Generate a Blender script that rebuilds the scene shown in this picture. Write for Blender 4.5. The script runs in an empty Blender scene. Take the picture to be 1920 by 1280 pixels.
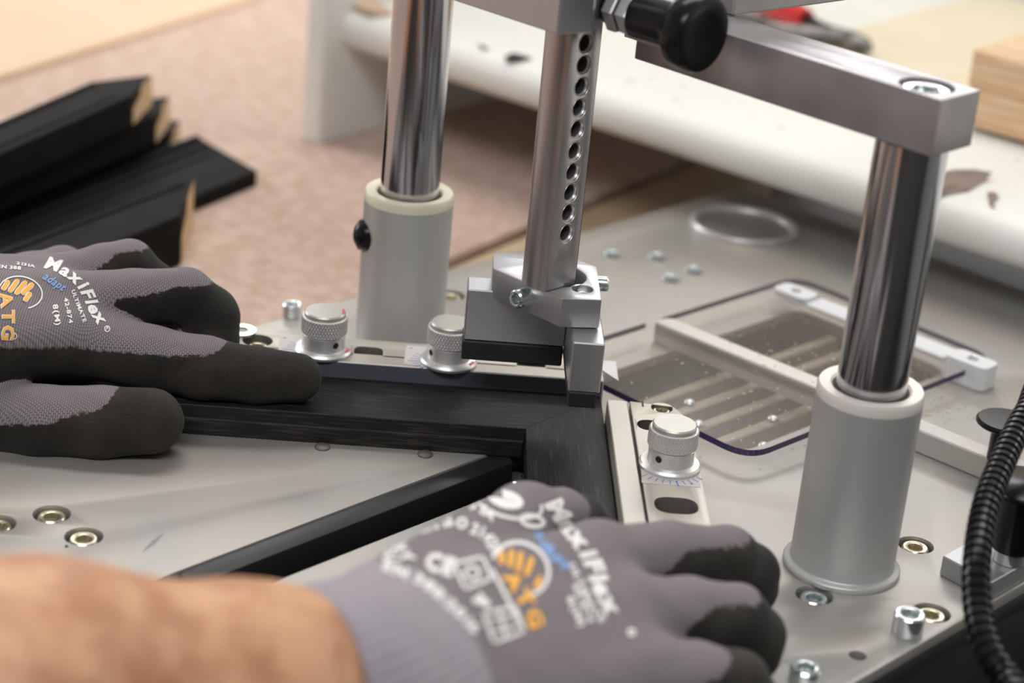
import bpy, bmesh, math, random
import numpy as np
from mathutils import Vector, Matrix
from mathutils.bvhtree import BVHTree
random.seed(7)
S = 0.01                      # the scene is laid out in centimetres
C = bpy.context.scene.collection
PI = math.pi
def R(a): return math.radians(a)

# ------------------------------------------------------------------ camera
F, CX, CY = 3950.0, 960.0, 640.0
PITCH, ROLL, YAW = R(23.1), R(5.4), R(3.0)
CAMP = Vector((0, 0, 36.0))
FW = Vector((math.sin(YAW)*math.cos(PITCH), math.cos(YAW)*math.cos(PITCH), -math.sin(PITCH)))
RT = Vector((math.cos(YAW), -math.sin(YAW), 0)); UP = RT.cross(FW)
CR = math.cos(ROLL)*RT + math.sin(ROLL)*UP
CU = -math.sin(ROLL)*RT + math.cos(ROLL)*UP
def ray(x, y): return FW + (x-CX)/F*CR - (y-CY)/F*CU
def at(x, y, z=0.0):                        # the point of the level plane z seen at pixel x, y
    d = ray(x, y); return CAMP + d*((z-CAMP.z)/d.z)
def aty(x, y, Y):
    d = ray(x, y); return CAMP + d*(Y/d.y)
def pj(P):
    v = Vector(P)-CAMP; w = v.dot(FW); return (CX+F*v.dot(CR)/w, CY-F*v.dot(CU)/w)
cd = bpy.data.cameras.new('camera'); cam = bpy.data.objects.new('camera', cd); C.objects.link(cam)
cd.sensor_width = 22.3; cd.lens = F/1920*22.3; cd.clip_start = 0.02; cd.clip_end = 50
M = Matrix((CR, CU, -FW)).transposed().to_4x4(); M.translation = CAMP*S
cam.matrix_world = M
cd.dof.use_dof = True; cd.dof.focus_distance = 0.79; cd.dof.aperture_fstop = 4.3
bpy.context.scene.camera = cam

# ------------------------------------------------------------------ light
sc = bpy.context.scene
sc.view_settings.view_transform = 'Standard'; sc.view_settings.look = 'None'
sc.view_settings.gamma = 1.0; sc.view_settings.exposure = 0.42; sc.view_settings.use_curve_mapping = False
w = bpy.data.worlds.new('world'); sc.world = w; w.use_nodes = True
w.node_tree.nodes['Background'].inputs[0].default_value = (0.9, 0.9, 0.92, 1)
w.node_tree.nodes['Background'].inputs[1].default_value = 0.45
def area(name, loc, target, sx, sy, power, col):
    l = bpy.data.lights.new(name, 'AREA'); l.shape = 'RECTANGLE'; l.size = sx; l.size_y = sy
    l.energy = power; l.color = col
    o = bpy.data.objects.new(name, l); C.objects.link(o); o.location = loc
    o.rotation_euler = (Vector(target)-Vector(loc)).to_track_quat('-Z', 'Y').to_euler()
    return o
area('window_light', (2.35, 2.2, 0.85), (0.1, 0.8, 0.0), 1.3, 1.1, 34, (0.98, 0.99, 1.0))
area('window_light', (-2.4, 2.2, 0.85), (0.0, 0.9, 0.0), 1.3, 1.1, 24, (0.98, 0.99, 1.0))
area('window_light', (0.3, 3.25, 1.05), (0.1, 0.8, 0.1), 2.4, 0.9, 34, (0.99, 0.99, 1.0))
area('ceiling_light', (0.2, 1.3, 1.58), (0.2, 1.3, 0.0), 1.6, 0.30, 12, (1.0, 0.96, 0.90))
area('ceiling_light', (-0.3, -0.6, 1.58), (-0.3, -0.6, 0.0), 1.6, 0.5, 24, (0.97, 0.98, 1.0))

# ------------------------------------------------------------------ materials
MATS = {}
def mat(name, col, metal=0.0, rough=0.5, bump=None, var=None, coat=0.0, spec=0.5, trans=0.0, ior=1.45, sheen=0.0, alpha=1.0):
    """bump = (scale, strength, distance mm); var = (scale, amount, second colour, detail)"""
    m = bpy.data.materials.new(name); m.use_nodes = True; nt = m.node_tree; b = nt.nodes['Principled BSDF']
    b.inputs['Base Color'].default_value = (*col, 1); b.inputs['Metallic'].default_value = metal
    b.inputs['Roughness'].default_value = rough; b.inputs['Coat Weight'].default_value = coat
    b.inputs['Specular IOR Level'].default_value = spec
    b.inputs['Transmission Weight'].default_value = trans; b.inputs['IOR'].default_value = ior
    b.inputs['Sheen Weight'].default_value = sheen; b.inputs['Alpha'].default_value = alpha
    tc = nt.nodes.new('ShaderNodeTexCoord')
    if var:
        n = nt.nodes.new('ShaderNodeTexNoise'); n.inputs['Scale'].default_value = var[0]
        n.inputs['Detail'].default_value = var[3] if len(var) > 3 else 4
        nt.links.new(tc.outputs['Object'], n.inputs['Vector'])
        r = nt.nodes.new('ShaderNodeValToRGB'); r.color_ramp.elements[0].position = 0.5-var[1]; r.color_ramp.elements[1].position = 0.5+var[1]
        r.color_ramp.elements[0].color = (*col, 1); r.color_ramp.elements[1].color = (*var[2], 1)
        nt.links.new(n.outputs['Fac'], r.inputs['Fac']); nt.links.new(r.outputs['Color'], b.inputs['Base Color'])
    if bump:
        n = nt.nodes.new('ShaderNodeTexNoise'); n.inputs['Scale'].default_value = bump[0]; n.inputs['Detail'].default_value = 3
        nt.links.new(tc.outputs['Object'], n.inputs['Vector'])
        bp = nt.nodes.new('ShaderNodeBump'); bp.inputs['Strength'].default_value = bump[1]; bp.inputs['Distance'].default_value = bump[2]*0.001
        nt.links.new(n.outputs['Fac'], bp.inputs['Height']); nt.links.new(bp.outputs['Normal'], b.inputs['Normal'])
    MATS[name] = m; return m

ALU = mat('bead_blasted_aluminium', (0.50, 0.49, 0.48), 0.75, 0.38, bump=(3500, 0.25, 0.05), var=(25, 0.2, (0.44, 0.425, 0.41)))
ALU_DUSTY = mat('dusty_aluminium', (0.50, 0.48, 0.455), 0.5, 0.42, bump=(2500, 0.3, 0.06), var=(60, 0.2, (0.52, 0.47, 0.395), 6))
PLATE = mat('base_plate_aluminium', (0.42, 0.41, 0.395), 0.6, 0.46, bump=(2200, 0.5, 0.08), var=(30, 0.2, (0.46, 0.43, 0.39), 6))
HEADALU = mat('grey_anodised_aluminium', (0.46, 0.46, 0.475), 0.8, 0.34, bump=(4000, 0.3, 0.05))
ARMALU = mat('dark_anodised_aluminium', (0.42, 0.40, 0.41), 0.65, 0.40, bump=(3000, 0.3, 0.05), var=(30, 0.15, (0.30, 0.28, 0.28)))
SLEEVE = mat('matt_sleeve_aluminium', (0.50, 0.50, 0.49), 0.45, 0.42, bump=(5000, 0.2, 0.04))
COLUMN = mat('satin_steel_column', (0.42, 0.40, 0.405), 0.95, 0.32, bump=(3000, 0.12, 0.03))
CHROME = mat('chromed_steel', (0.44, 0.44, 0.46), 1.0, 0.15)
RING = mat('cream_bushing_ring', (0.66, 0.58, 0.46), 0.1, 0.5)
STEEL = mat('zinc_plated_steel', (0.68, 0.72, 0.72), 0.9, 0.22, var=(300, 0.2, (0.6, 0.66, 0.68)))
BRASSY = mat('yellow_zinc_screw', (0.62, 0.57, 0.42), 0.9, 0.26)
KNOBALU = mat('turned_aluminium', (0.68, 0.67, 0.66), 0.65, 0.36)
CAPALU = mat('dusty_knob_cap', (0.48, 0.46, 0.42), 0.5, 0.38, bump=(2500, 0.4, 0.06))
BLACKPL = mat('black_plastic', (0.006, 0.006, 0.007), 0.0, 0.25, spec=.3)
RUBBER = mat('black_rubber', (0.012, 0.012, 0.013), 0.0, 0.6, bump=(1500, 0.4, 0.1))
DARK = mat('dark_housing', (0.010, 0.010, 0.011), 0.0, 0.5)
SLOTSIDE = mat('black_anodised_edge', (0.022, 0.022, 0.024), 0.2, 0.42, bump=(800, 0.3, 0.1))
SLATE = mat('dark_grey_strip', (0.085, 0.09, 0.115), 0.1, 0.5)
HOLE = mat('bore_shade_steel', (0.17, 0.155, 0.14), 0.5, 0.5)  # shade inside slots and bores put into the colour; also on flush screws
GLASSY = mat('dusty_acrylic', (0.62, 0.55, 0.48), 0.0, 0.15, alpha=0.10)
EDGE = mat('violet_acrylic_edge', (0.05, 0.035, 0.10), 0.0, 0.2)
WHITEPL = mat('white_plastic', (0.72, 0.74, 0.76), 0.0, 0.4)
PAINT = mat('cream_white_paint', (0.80, 0.80, 0.76), 0.0, 0.42, var=(12, 0.2, (0.83, 0.83, 0.79)))
PAINTTOP = mat('worn_white_shelf_top', (0.82, 0.79, 0.75), 0.0, 0.5, var=(9, 0.25, (0.85, 0.83, 0.80)))
CREAM = mat('cream_board', (0.76, 0.68, 0.50), 0.0, 0.6, var=(14, 0.2, (0.80, 0.73, 0.56)))
CARPET = mat('brown_carpet', (0.56, 0.37, 0.27), 0.0, 0.95, bump=(500, 1.0, 3.0), var=(120, 0.12, (0.68, 0.50, 0.41), 10), spec=0.1, sheen=0.3)
PEACH = mat('peach_board', (0.62, 0.44, 0.30), 0.0, 0.7, var=(8, 0.2, (0.66, 0.48, 0.34)))
BATTEN = mat('pale_wood_batten', (0.55, 0.42, 0.27), 0.0, 0.6, var=(20, 0.2, (0.48, 0.36, 0.23)))
BLACKWOOD = mat('black_stained_wood', (0.006, 0.006, 0.006), 0.0, 0.72, bump=(400, 0.3, 0.2), var=(60, 0.2, (0.012, 0.011, 0.010)), spec=.12)
RAWWOOD = mat('raw_wood_end', (0.66, 0.45, 0.24), 0.0, 0.7, var=(90, 0.2, (0.72, 0.50, 0.28)))
RED = mat('red_grip', (0.62, 0.03, 0.03), 0.0, 0.4)
TOOLSTEEL = mat('worn_tool_steel', (0.28, 0.26, 0.25), 0.8, 0.4, var=(80, 0.1, (0.15, 0.14, 0.14)))
SKIN = mat('tanned_skin', (0.40, 0.185, 0.095), 0.0, 0.5, bump=(70, 0.6, 3.0), var=(55, 0.09, (0.56, 0.31, 0.18), 4), spec=0.35)
MATS['tanned_skin'].node_tree.nodes['Principled BSDF'].inputs['Subsurface Weight'].default_value = 0.12
MATS['tanned_skin'].node_tree.nodes['Principled BSDF'].inputs['Subsurface Scale'].default_value = 0.01
PRINTW = mat('white_print', (0.78, 0.76, 0.74), 0.0, 0.7)
PRINTO = mat('orange_print', (0.85, 0.42, 0.06), 0.0, 0.7)
PRINTB = mat('blue_print', (0.22, 0.36, 0.66), 0.0, 0.7)
INK = mat('blue_ink', (0.10, 0.13, 0.55), 0.0, 0.6)
REDINK = mat('red_ink', (0.65, 0.10, 0.12), 0.0, 0.6)
PAPER = mat('grey_sticker', (0.54, 0.52, 0.49), 0.0, 0.6)
BLACKINK = mat('black_mark', (0.01, 0.01, 0.01), 0.0, 0.6)
LEAF = mat('grey_brown_scrap', (0.32, 0.25, 0.20), 0.0, 0.8, var=(60, 0.2, (0.18, 0.14, 0.12)))
WALL = mat('room_wall', (0.62, 0.61, 0.60), 0.0, 0.8)
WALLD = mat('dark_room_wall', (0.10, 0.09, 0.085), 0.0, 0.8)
FLOORM = mat('dark_floor', (0.04, 0.035, 0.03), 0.0, 0.7)

def wood_mat():
    m = mat('light_pine', (0.78, 0.55, 0.34), 0.0, 0.5); nt = m.node_tree; b = nt.nodes['Principled BSDF']
    tc = nt.nodes.new('ShaderNodeTexCoord'); mp = nt.nodes.new('ShaderNodeMapping'); mp.inputs['Scale'].default_value = (6, 6, 90)
    n = nt.nodes.new('ShaderNodeTexNoise'); n.inputs['Scale'].default_value = 3; n.inputs['Detail'].default_value = 5
    r = nt.nodes.new('ShaderNodeValToRGB'); r.color_ramp.elements[0].position = .35; r.color_ramp.elements[1].position = .65
    r.color_ramp.elements[0].color = (0.66, 0.40, 0.22, 1); r.color_ramp.elements[1].color = (0.83, 0.62, 0.42, 1)
    nt.links.new(tc.outputs['Object'], mp.inputs[0]); nt.links.new(mp.outputs[0], n.inputs['Vector']); nt.links.new(n.outputs['Fac'], r.inputs[0]); nt.links.new(r.outputs[0], b.inputs['Base Color'])
    return m
PINE = wood_mat()
def frame_wood_mat():
    """black stained open-grain veneer: pale flecks along the grain (X), sawdust specks"""
    m = mat('black_open_grain_veneer', (0.02, 0.02, 0.02), 0.0, 0.52); nt = m.node_tree; b = nt.nodes['Principled BSDF']
    tc = nt.nodes.new('ShaderNodeTexCoord'); mp = nt.nodes.new('ShaderNodeMapping'); mp.inputs['Scale'].default_value = (40, 700, 700)
    n = nt.nodes.new('ShaderNodeTexNoise'); n.inputs['Scale'].default_value = 1.6; n.inputs['Detail'].default_value = 6
    r = nt.nodes.new('ShaderNodeValToRGB'); r.color_ramp.elements[0].position = .52; r.color_ramp.elements[1].position = .80
    r.color_ramp.elements[0].color = (0.012, 0.0115, 0.0115, 1); r.color_ramp.elements[1].color = (0.055, 0.046, 0.038, 1); r.color_ramp.elements[0].position = .50; b.inputs['Specular IOR Level'].default_value = .24
    nt.links.new(tc.outputs['Object'], mp.inputs[0]); nt.links.new(mp.outputs[0], n.inputs['Vector']); nt.links.new(n.outputs['Fac'], r.inputs[0]); nt.links.new(r.outputs[0], b.inputs['Base Color'])
    return m
GRAIN = frame_wood_mat()

def glove_mat():
    """grey knit where the 'coat' attribute is 0, dark grey-brown foam coating where it is 1, paler cuff by 'cuff'"""
    m = bpy.data.materials.new('knit_glove'); m.use_nodes = True; nt = m.node_tree; b = nt.nodes['Principled BSDF']; L = nt.links.new
    a = nt.nodes.new('ShaderNodeAttribute'); a.attribute_name = 'coat'
    cu = nt.nodes.new('ShaderNodeAttribute'); cu.attribute_name = 'cuff'
    uv = nt.nodes.new('ShaderNodeAttribute'); uv.attribute_name = 'weave'
    tc = nt.nodes.new('ShaderNodeTexCoord')
    nz = nt.nodes.new('ShaderNodeTexNoise'); nz.inputs['Scale'].default_value = 500; nz.inputs['Detail'].default_value = 2
    L(tc.outputs['Object'], nz.inputs['Vector'])
    ad = nt.nodes.new('ShaderNodeMath'); ad.operation = 'MULTIPLY_ADD'; L(nz.outputs['Fac'], ad.inputs[0]); ad.inputs[1].default_value = .30; L(a.outputs['Fac'], ad.inputs[2])
    st = nt.nodes.new('ShaderNodeMapRange'); st.inputs['From Min'].default_value = .60; st.inputs['From Max'].default_value = .68
    L(ad.outputs[0], st.inputs['Value'])
    # knit ribs
    vr = nt.nodes.new('ShaderNodeTexBrick')
    mp = nt.nodes.new('ShaderNodeMapping'); mp.inputs['Scale'].default_value = (1, 1, 1)
    L(uv.outputs['Vector'], mp.inputs[0]); L(mp.outputs[0], vr.inputs['Vector'])
    vr.inputs['Scale'].default_value = 1.0; vr.inputs['Mortar Size'].default_value = .18; vr.inputs['Mortar Smooth'].default_value = 1.0
    vr.inputs['Brick Width'].default_value = 1.0; vr.inputs['Row Height'].default_value = 0.9
    vr.inputs['Color1'].default_value = (0.245, 0.212, 0.226, 1); vr.inputs['Color2'].default_value = (0.24, 0.208, 0.222, 1); vr.inputs['Mortar'].default_value = (0.095, 0.082, 0.09, 1)
    mc = nt.nodes.new('ShaderNodeMix'); mc.data_type = 'RGBA'; L(cu.outputs['Fac'], mc.inputs[0]); L(vr.outputs['Color'], mc.inputs[6]); mc.inputs[7].default_value = (0.33, 0.30, 0.335, 1)
    mx = nt.nodes.new('ShaderNodeMix'); mx.data_type = 'RGBA'; L(st.outputs[0], mx.inputs[0]); L(mc.outputs[2], mx.inputs[6])
    n2 = nt.nodes.new('ShaderNodeTexNoise'); n2.inputs['Scale'].default_value = 45; L(tc.outputs['Object'], n2.inputs['Vector'])
    r2 = nt.nodes.new('ShaderNodeValToRGB'); r2.color_ramp.elements[0].color = (0.012, 0.0105, 0.0085, 1); r2.color_ramp.elements[1].color = (0.034, 0.028, 0.021, 1); r2.color_ramp.elements[0].position = .35; r2.color_ramp.elements[1].position = .7
    L(n2.outputs['Fac'], r2.inputs[0]); L(r2.outputs[0], mx.inputs[7]); L(mx.outputs[2], b.inputs['Base Color'])
    b.inputs['Roughness'].default_value = .75; b.inputs['Sheen Weight'].default_value = .08; b.inputs['Specular IOR Level'].default_value = .2
    bp = nt.nodes.new('ShaderNodeBump'); bp.inputs['Strength'].default_value = .6; bp.inputs['Distance'].default_value = .0003
    L(vr.outputs['Fac'], bp.inputs['Height']); bp.invert = True
    b2 = nt.nodes.new('ShaderNodeBump'); b2.inputs['Strength'].default_value = .35; b2.inputs['Distance'].default_value = .0006
    n3 = nt.nodes.new('ShaderNodeTexNoise'); n3.inputs['Scale'].default_value = 900; L(tc.outputs['Object'], n3.inputs['Vector'])
    L(n3.outputs['Fac'], b2.inputs['Height']); L(bp.outputs['Normal'], b2.inputs['Normal']); L(b2.outputs['Normal'], b.inputs['Normal'])
    return m
GLOVE = glove_mat()

# ------------------------------------------------------------------ builders (all in cm)
ORG = {}
def finish(name, me, m, parent=None, origin=None):
    o = bpy.data.objects.new(name, me); C.objects.link(o)
    if m is not None: me.materials.append(m)
    org = Vector(origin) if origin is not None else Vector((0, 0, 0)); ORG[o.name] = org
    if parent is not None:
        o.parent = parent; o.location = (org-ORG[parent.name])*S
    else: o.location = org*S
    return o
def build(name, bm, m, parent=None, origin=None, smooth=None):
    """bm is in world cm; the mesh is stored about its own origin"""
    if origin is None:
        vs = [v.co for v in bm.verts]
        origin = Vector(((min(v.x for v in vs)+max(v.x for v in vs))/2, (min(v.y for v in vs)+max(v.y for v in vs))/2, min(v.z for v in vs)))
    origin = Vector(origin)
    bmesh.ops.recalc_face_normals(bm, faces=bm.faces)
    if smooth is not None:
        for f in bm.faces: f.smooth = True
        for e in bm.edges:
            if len(e.link_faces) == 2 and e.calc_face_angle(0) > R(smooth): e.smooth = False
    for v in bm.verts: v.co = (v.co-origin)*S
    me = bpy.data.meshes.new(name); bm.to_mesh(me); bm.free()
    return finish(name, me, m, parent, origin)
def thing(name, loc, label, cat, group=None):
    o = bpy.data.objects.new(name, None); C.objects.link(o); o.empty_display_size = .01
    ORG[o.name] = Vector(loc); o.location = Vector(loc)*S
    o['label'] = label; o['category'] = cat
    if group: o['group'] = group
    return o
def tag(o, label, cat, group=None, kind=None):
    o['label'] = label; o['category'] = cat
    if group: o['group'] = group
    if kind: o['kind'] = kind
    return o
def prism(poly, z0, z1, bev=0.0, bm=None, seg=1):
    bm2 = bmesh.new()
    a = [bm2.verts.new((p[0], p[1], z0)) for p in poly]; b = [bm2.verts.new((p[0], p[1], z1)) for p in poly]
    n = len(poly); bm2.faces.new(a); bm2.faces.new(b)
    for i in range(n): bm2.faces.new((a[i], a[(i+1) % n], b[(i+1) % n], b[i]))
    bmesh.ops.recalc_face_normals(bm2, faces=bm2.faces)
    if bev: bmesh.ops.bevel(bm2, geom=list(bm2.edges), offset=bev, segments=seg, affect='EDGES', profile=.6)
    return merge(bm, bm2)
def merge(bm, bm2):
    if bm is None: return bm2
    me = bpy.data.meshes.new('tmp'); bm2.to_mesh(me); bm2.free(); bm.from_mesh(me); bpy.data.meshes.remove(me); return bm
def rect(c, az, l, w):
    """l along az, w across; c = centre"""
    a = R(az); u = Vector((math.cos(a), math.sin(a))); v = Vector((-u.y, u.x)); c = Vector((c[0], c[1]))
    return [c-u*l/2-v*w/2, c+u*l/2-v*w/2, c+u*l/2+v*w/2, c-u*l/2+v*w/2]
def lathe(profile, c, axis=(0, 0, 1), seg=48, bm=None, fn=None):
    """profile of (r, h) along axis from point c"""
    bm2 = bmesh.new(); q = Vector(axis).normalized().to_track_quat('Z', 'Y'); c = Vector(c); rings = []
    for (r, h) in profile:
        if r < 1e-6: rings.append([bm2.verts.new(c+q @ Vector((0, 0, h)))]); continue
        rings.append([bm2.verts.new(c+q @ Vector(((r if fn is None else fn(r, h, k/seg))*math.cos(2*PI*k/seg), (r if fn is None else fn(r, h, k/seg))*math.sin(2*PI*k/seg), h))) for k in range(seg)])
    for A, B in zip(rings, rings[1:]):
        for k in range(seg):
            k2 = (k+1) % seg
            if len(A) == 1 and len(B) == 1: break
            if len(A) == 1: bm2.faces.new((A[0], B[k], B[k2]))
            elif len(B) == 1: bm2.faces.new((A[k], A[k2], B[0]))
            else: bm2.faces.new((A[k], A[k2], B[k2], B[k]))
    return merge(bm, bm2)
def tube(pts, r, seg=12, bm=None, closed_ends=True, rf=None):
    bm2 = bmesh.new(); pts = [Vector(p) for p in pts]; rings = []; up = Vector((0, 0, 1))
    for i, p in enumerate(pts):
        t = (pts[min(i+1, len(pts)-1)]-pts[max(i-1, 0)]).normalized()
        x = t.cross(up); x = x.normalized() if x.length > 1e-3 else Vector((1, 0, 0)); y = x.cross(t).normalized()
        rr = r if rf is None else rf(i)
        rings.append([bm2.verts.new(p+rr*(math.cos(2*PI*k/seg)*x+math.sin(2*PI*k/seg)*y)) for k in range(seg)])
    for A, B in zip(rings, rings[1:]):
        for k in range(seg): bm2.faces.new((A[k], A[(k+1) % seg], B[(k+1) % seg], B[k]))
    if closed_ends: bm2.faces.new(rings[0]); bm2.faces.new(rings[-1])
    return merge(bm, bm2)
def circ(c, r, n=32): return [(c[0]+r*math.cos(2*PI*k/n), c[1]+r*math.sin(2*PI*k/n)) for k in range(n)]
def stadium(c, az, l, w, n=12):
    a = R(az); pts = []
    for s in (1, -1):
        for k in range(n+1):
            t = -PI/2+PI*k/n
            x, y = (s*((l-w)/2)+s*w/2*math.cos(t)), s*w/2*math.sin(t)
            pts.append((c[0]+x*math.cos(a)-y*math.sin(a), c[1]+x*math.sin(a)+y*math.cos(a)))
    return pts
def roundrect(poly, r, n=6):
    """round the corners of a convex polygon"""
    out = []; P = [Vector((p[0], p[1])) for p in poly]
    for i, p in enumerate(P):
        a = (P[i-1]-p).normalized(); b = (P[(i+1) % len(P)]-p).normalized(); ang = a.angle(b); d = r/math.tan(ang/2)
        s, e = p+a*d, p+b*d
        for k in range(n+1):
            t = k/n; out.append(((1-t)**2*s+2*t*(1-t)*p+t*t*e))
    return out
def area2(p): return sum(p[i-1][0]*p[i][1]-p[i][0]*p[i-1][1] for i in range(len(p)))
def slab_mesh(outer, holes, z0, z1, bev=0.02):
    cu = bpy.data.curves.new('c', 'CURVE'); cu.dimensions = '2D'; cu.fill_mode = 'BOTH'
    cu.extrude = ((z1-z0)/2-bev)*S*10; cu.bevel_depth = bev*S*10; cu.offset = -bev*S*10; cu.bevel_resolution = 1
    for k, p in enumerate([outer]+list(holes)):
        if (area2(p) > 0) != (k == 0): p = list(reversed(p))
        sp = cu.splines.new('POLY'); sp.points.add(len(p)-1); sp.use_cyclic_u = True
        for q, v in zip(sp.points, p): q.co = (v[0]*S*10, v[1]*S*10, 0, 1)
    o = bpy.data.objects.new('c', cu); C.objects.link(o); dg = bpy.context.evaluated_depsgraph_get()
    me = bpy.data.meshes.new_from_object(o.evaluated_get(dg)); bpy.data.objects.remove(o); bpy.data.curves.remove(cu)
    bm = bmesh.new(); bm.from_mesh(me); bpy.data.meshes.remove(me)
    for v in bm.verts: v.co = v.co/(S*10)+Vector((0, 0, (z0+z1)/2))
    bmesh.ops.remove_doubles(bm, verts=bm.verts, dist=1e-4)
    return bm
def box(name, x0, x1, y0, y1, z0, z1, m, parent=None, bev=0.0):
    return build(name, prism([(x0, y0), (x1, y0), (x1, y1), (x0, y1)], z0, z1, bev), m, parent)

def screw_bm(c, r=.52, h=.5, z=0.0, axis=(0, 0, 1), torx=True):
    """cap head with a socket recess; top at z+h"""
    c = Vector((c[0], c[1], z)) if len(c) == 2 else Vector(c)
    s = r*.52
    bm = lathe([(0, 0), (r*.97, 0), (r, h*.08), (r, h-.07), (r-.06, h), (s+.04, h), (s+.01, h-.02)], c, axis, 36)
    n = 36
    def fn(rr, hh, k):
        return rr*(1+(.16*math.cos(6*2*PI*k) if torx else .06*math.cos(6*2*PI*k))) if rr < s*1.1 else rr
    return lathe([(s+.012, h-.02), (s, h-.05), (s*.92, h-.28), (0, h-.30)], c, axis, n, bm, fn)
# ------------------------------------------------------------------ the room
def struct(o): o['kind'] = 'structure'; return o
struct(box('floor', -250, 245, -165, 335, -97, -95, FLOORM))
struct(box('ceiling', -250, 245, -165, 335, 165, 167, WALL))
struct(box('wall_back', -250, 245, 333, 335, -95, 165, WALL))
struct(box('wall_left', -252, -250, -165, 335, -95, 165, WALL))
struct(box('wall_right', 245, 247, -165, 335, -95, 165, WALL))
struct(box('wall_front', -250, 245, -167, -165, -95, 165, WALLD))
bfr = bmesh.new()
for (x0, x1, z0, z1) in ((-92, -86, 55, 155), (146, 152, 55, 155), (-86, 146, 55, 60), (-86, 146, 150, 155), (28, 32, 60, 150)): bfr = prism([(x0, 329), (x1, 329), (x1, 332.9), (x0, 332.9)], z0, z1, 0, bfr)
struct(build('window_3', bfr, PAINT))
for n, x, s in (('window_1', 244, -1), ('window_2', -249, 1)):
    fr = bmesh.new()
    for (y0, y1, z0, z1) in ((150, 156, 25, 145), (284, 290, 25, 145), (156, 284, 25, 31), (156, 284, 139, 145), (218, 222, 31, 139)):
        fr = prism([(x-1, y0), (x+1, y0), (x+1, y1), (x-1, y1)], z0, z1, 0, fr)
    struct(build(n, fr, PAINT))

# ------------------------------------------------------------------ carpeted bench
bench = thing('workbench', (-30, 130, -95), 'brown carpeted workbench behind the press, under the white shelf', 'workbench')
e0 = Vector((1.9, 101.95)); ed = (Vector((16.35, 122.27))-e0).normalized(); en = Vector((ed.y, -ed.x))
pA = e0-ed*18.0; pB = e0+ed*95; pC = pA+Vector((-1, -1))*45
bp = [pA, pB, (pB.x, 230), (-150, 230), (-150, pC.y), pC]
build('carpet', prism(bp, -3.6, -3.0, .1), CARPET, bench)
build('bench_top', prism(bp, -7.5, -3.62), BATTEN, bench)
pb_ = e0+ed*27; st = [pA+en*.25, pb_+en*.25, pb_+en*4.6, pA+en*4.6]
build('edge_batten', prism(st, -5.0, -3.4, .15), BATTEN, bench)
build('dark_joint', prism([pA, pB, pB+en*.25, pA+en*.25], -5.0, -3.75), DARK, bench)
for (x, y) in ((-140, 90), (-140, 222), (55, 222), (-60, 66)):
    build('leg', prism(rect((x, y), 0, 6, 6), -95, -7.5, .3), BATTEN, bench)
o = build('board', prism([at(-60, 172, -3), at(480, 2, -3), at(700, -300, -3), at(-200, -300, -3)], -2.99, -2.6, .05), PEACH)
tag(o, 'flat peach coloured board lying on the carpet beyond the black mouldings', 'board')

cA = e0+ed*23-en*4; cB = e0+ed*95-en*4; nn45 = Vector((math.sqrt(.5), -math.sqrt(.5)))  # added block: fills the gap under the shelf so it shows dark
filler = thing('gap_filler', (cA.x, cA.y, -95), 'added dark brown block standing in for the shaded gap under the white shelf behind the press', 'gap_filler')
DB = mat('gap_filler_brown', (0.045, 0.028, 0.020), 0.0, 0.6)
cp_ = [cA, cA+nn45*55, cA+nn45*55+ed*50, cB]
build('filler_top', prism(cp_, -9, -7.55, .2), DB, filler)
build('filler_body', prism([Vector(p).lerp(sum(cp_, Vector((0, 0)))/4, .03) for p in cp_], -95, -9.02), DB, filler)
# ------------------------------------------------------------------ white shelf standing on the bench
AZS = -41.0; ua = Vector((math.cos(R(AZS)), math.sin(R(AZS)))); va = Vector((-ua.y, ua.x))
S0 = Vector((-5.3, 119.6))
shelf = thing('shelf_unit', (S0.x, S0.y, -3), 'cream white painted shelf with rounded front edge raised over the carpeted bench', 'shelf')
def sh(u, v): return S0+ua*u+va*v
DEPTH = 41.0
prof = [(0, 2.35), (0, 2.35)]
# board: rounded nose profile swept along the shelf
bm = bmesh.new(); pr = []
for k in range(13):
    t = -PI/2+PI*k/12; pr.append((1.1-1.1*math.cos(t) if True else 0, 3.65+1.15*math.sin(t)))
pr += [(DEPTH, 4.8), (DEPTH, 2.5)]
A = [bm.verts.new((*sh(0.05, v), z)) for v, z in pr]; B = [bm.verts.new((*sh(85, v), z)) for v, z in pr]
bm.faces.new(A); bm.faces.new(B)
for i in range(len(pr)): bm.faces.new((A[i], A[(i+1) % len(pr)], B[(i+1) % len(pr)], B[i]))
build('shelf_board', bm, PAINT, shelf, smooth=40)
build('side_panel', prism([sh(-1.5, -1.4), sh(0, -1.4), sh(0, DEPTH), sh(-1.5, DEPTH)], -3, 34, .2, seg=2), PAINT, shelf, smooth=50)
build('side_panel', prism([sh(85.05, 0), sh(86.5, 0), sh(86.5, DEPTH), sh(85.05, DEPTH)], -95, 34, .2), PAINT, shelf)
build('back_board', prism([sh(0.05, DEPTH), sh(85, DEPTH), sh(85, DEPTH+1.5), sh(0.05, DEPTH+1.5)], 2.5, 34, .1), PAINT, shelf)

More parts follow.
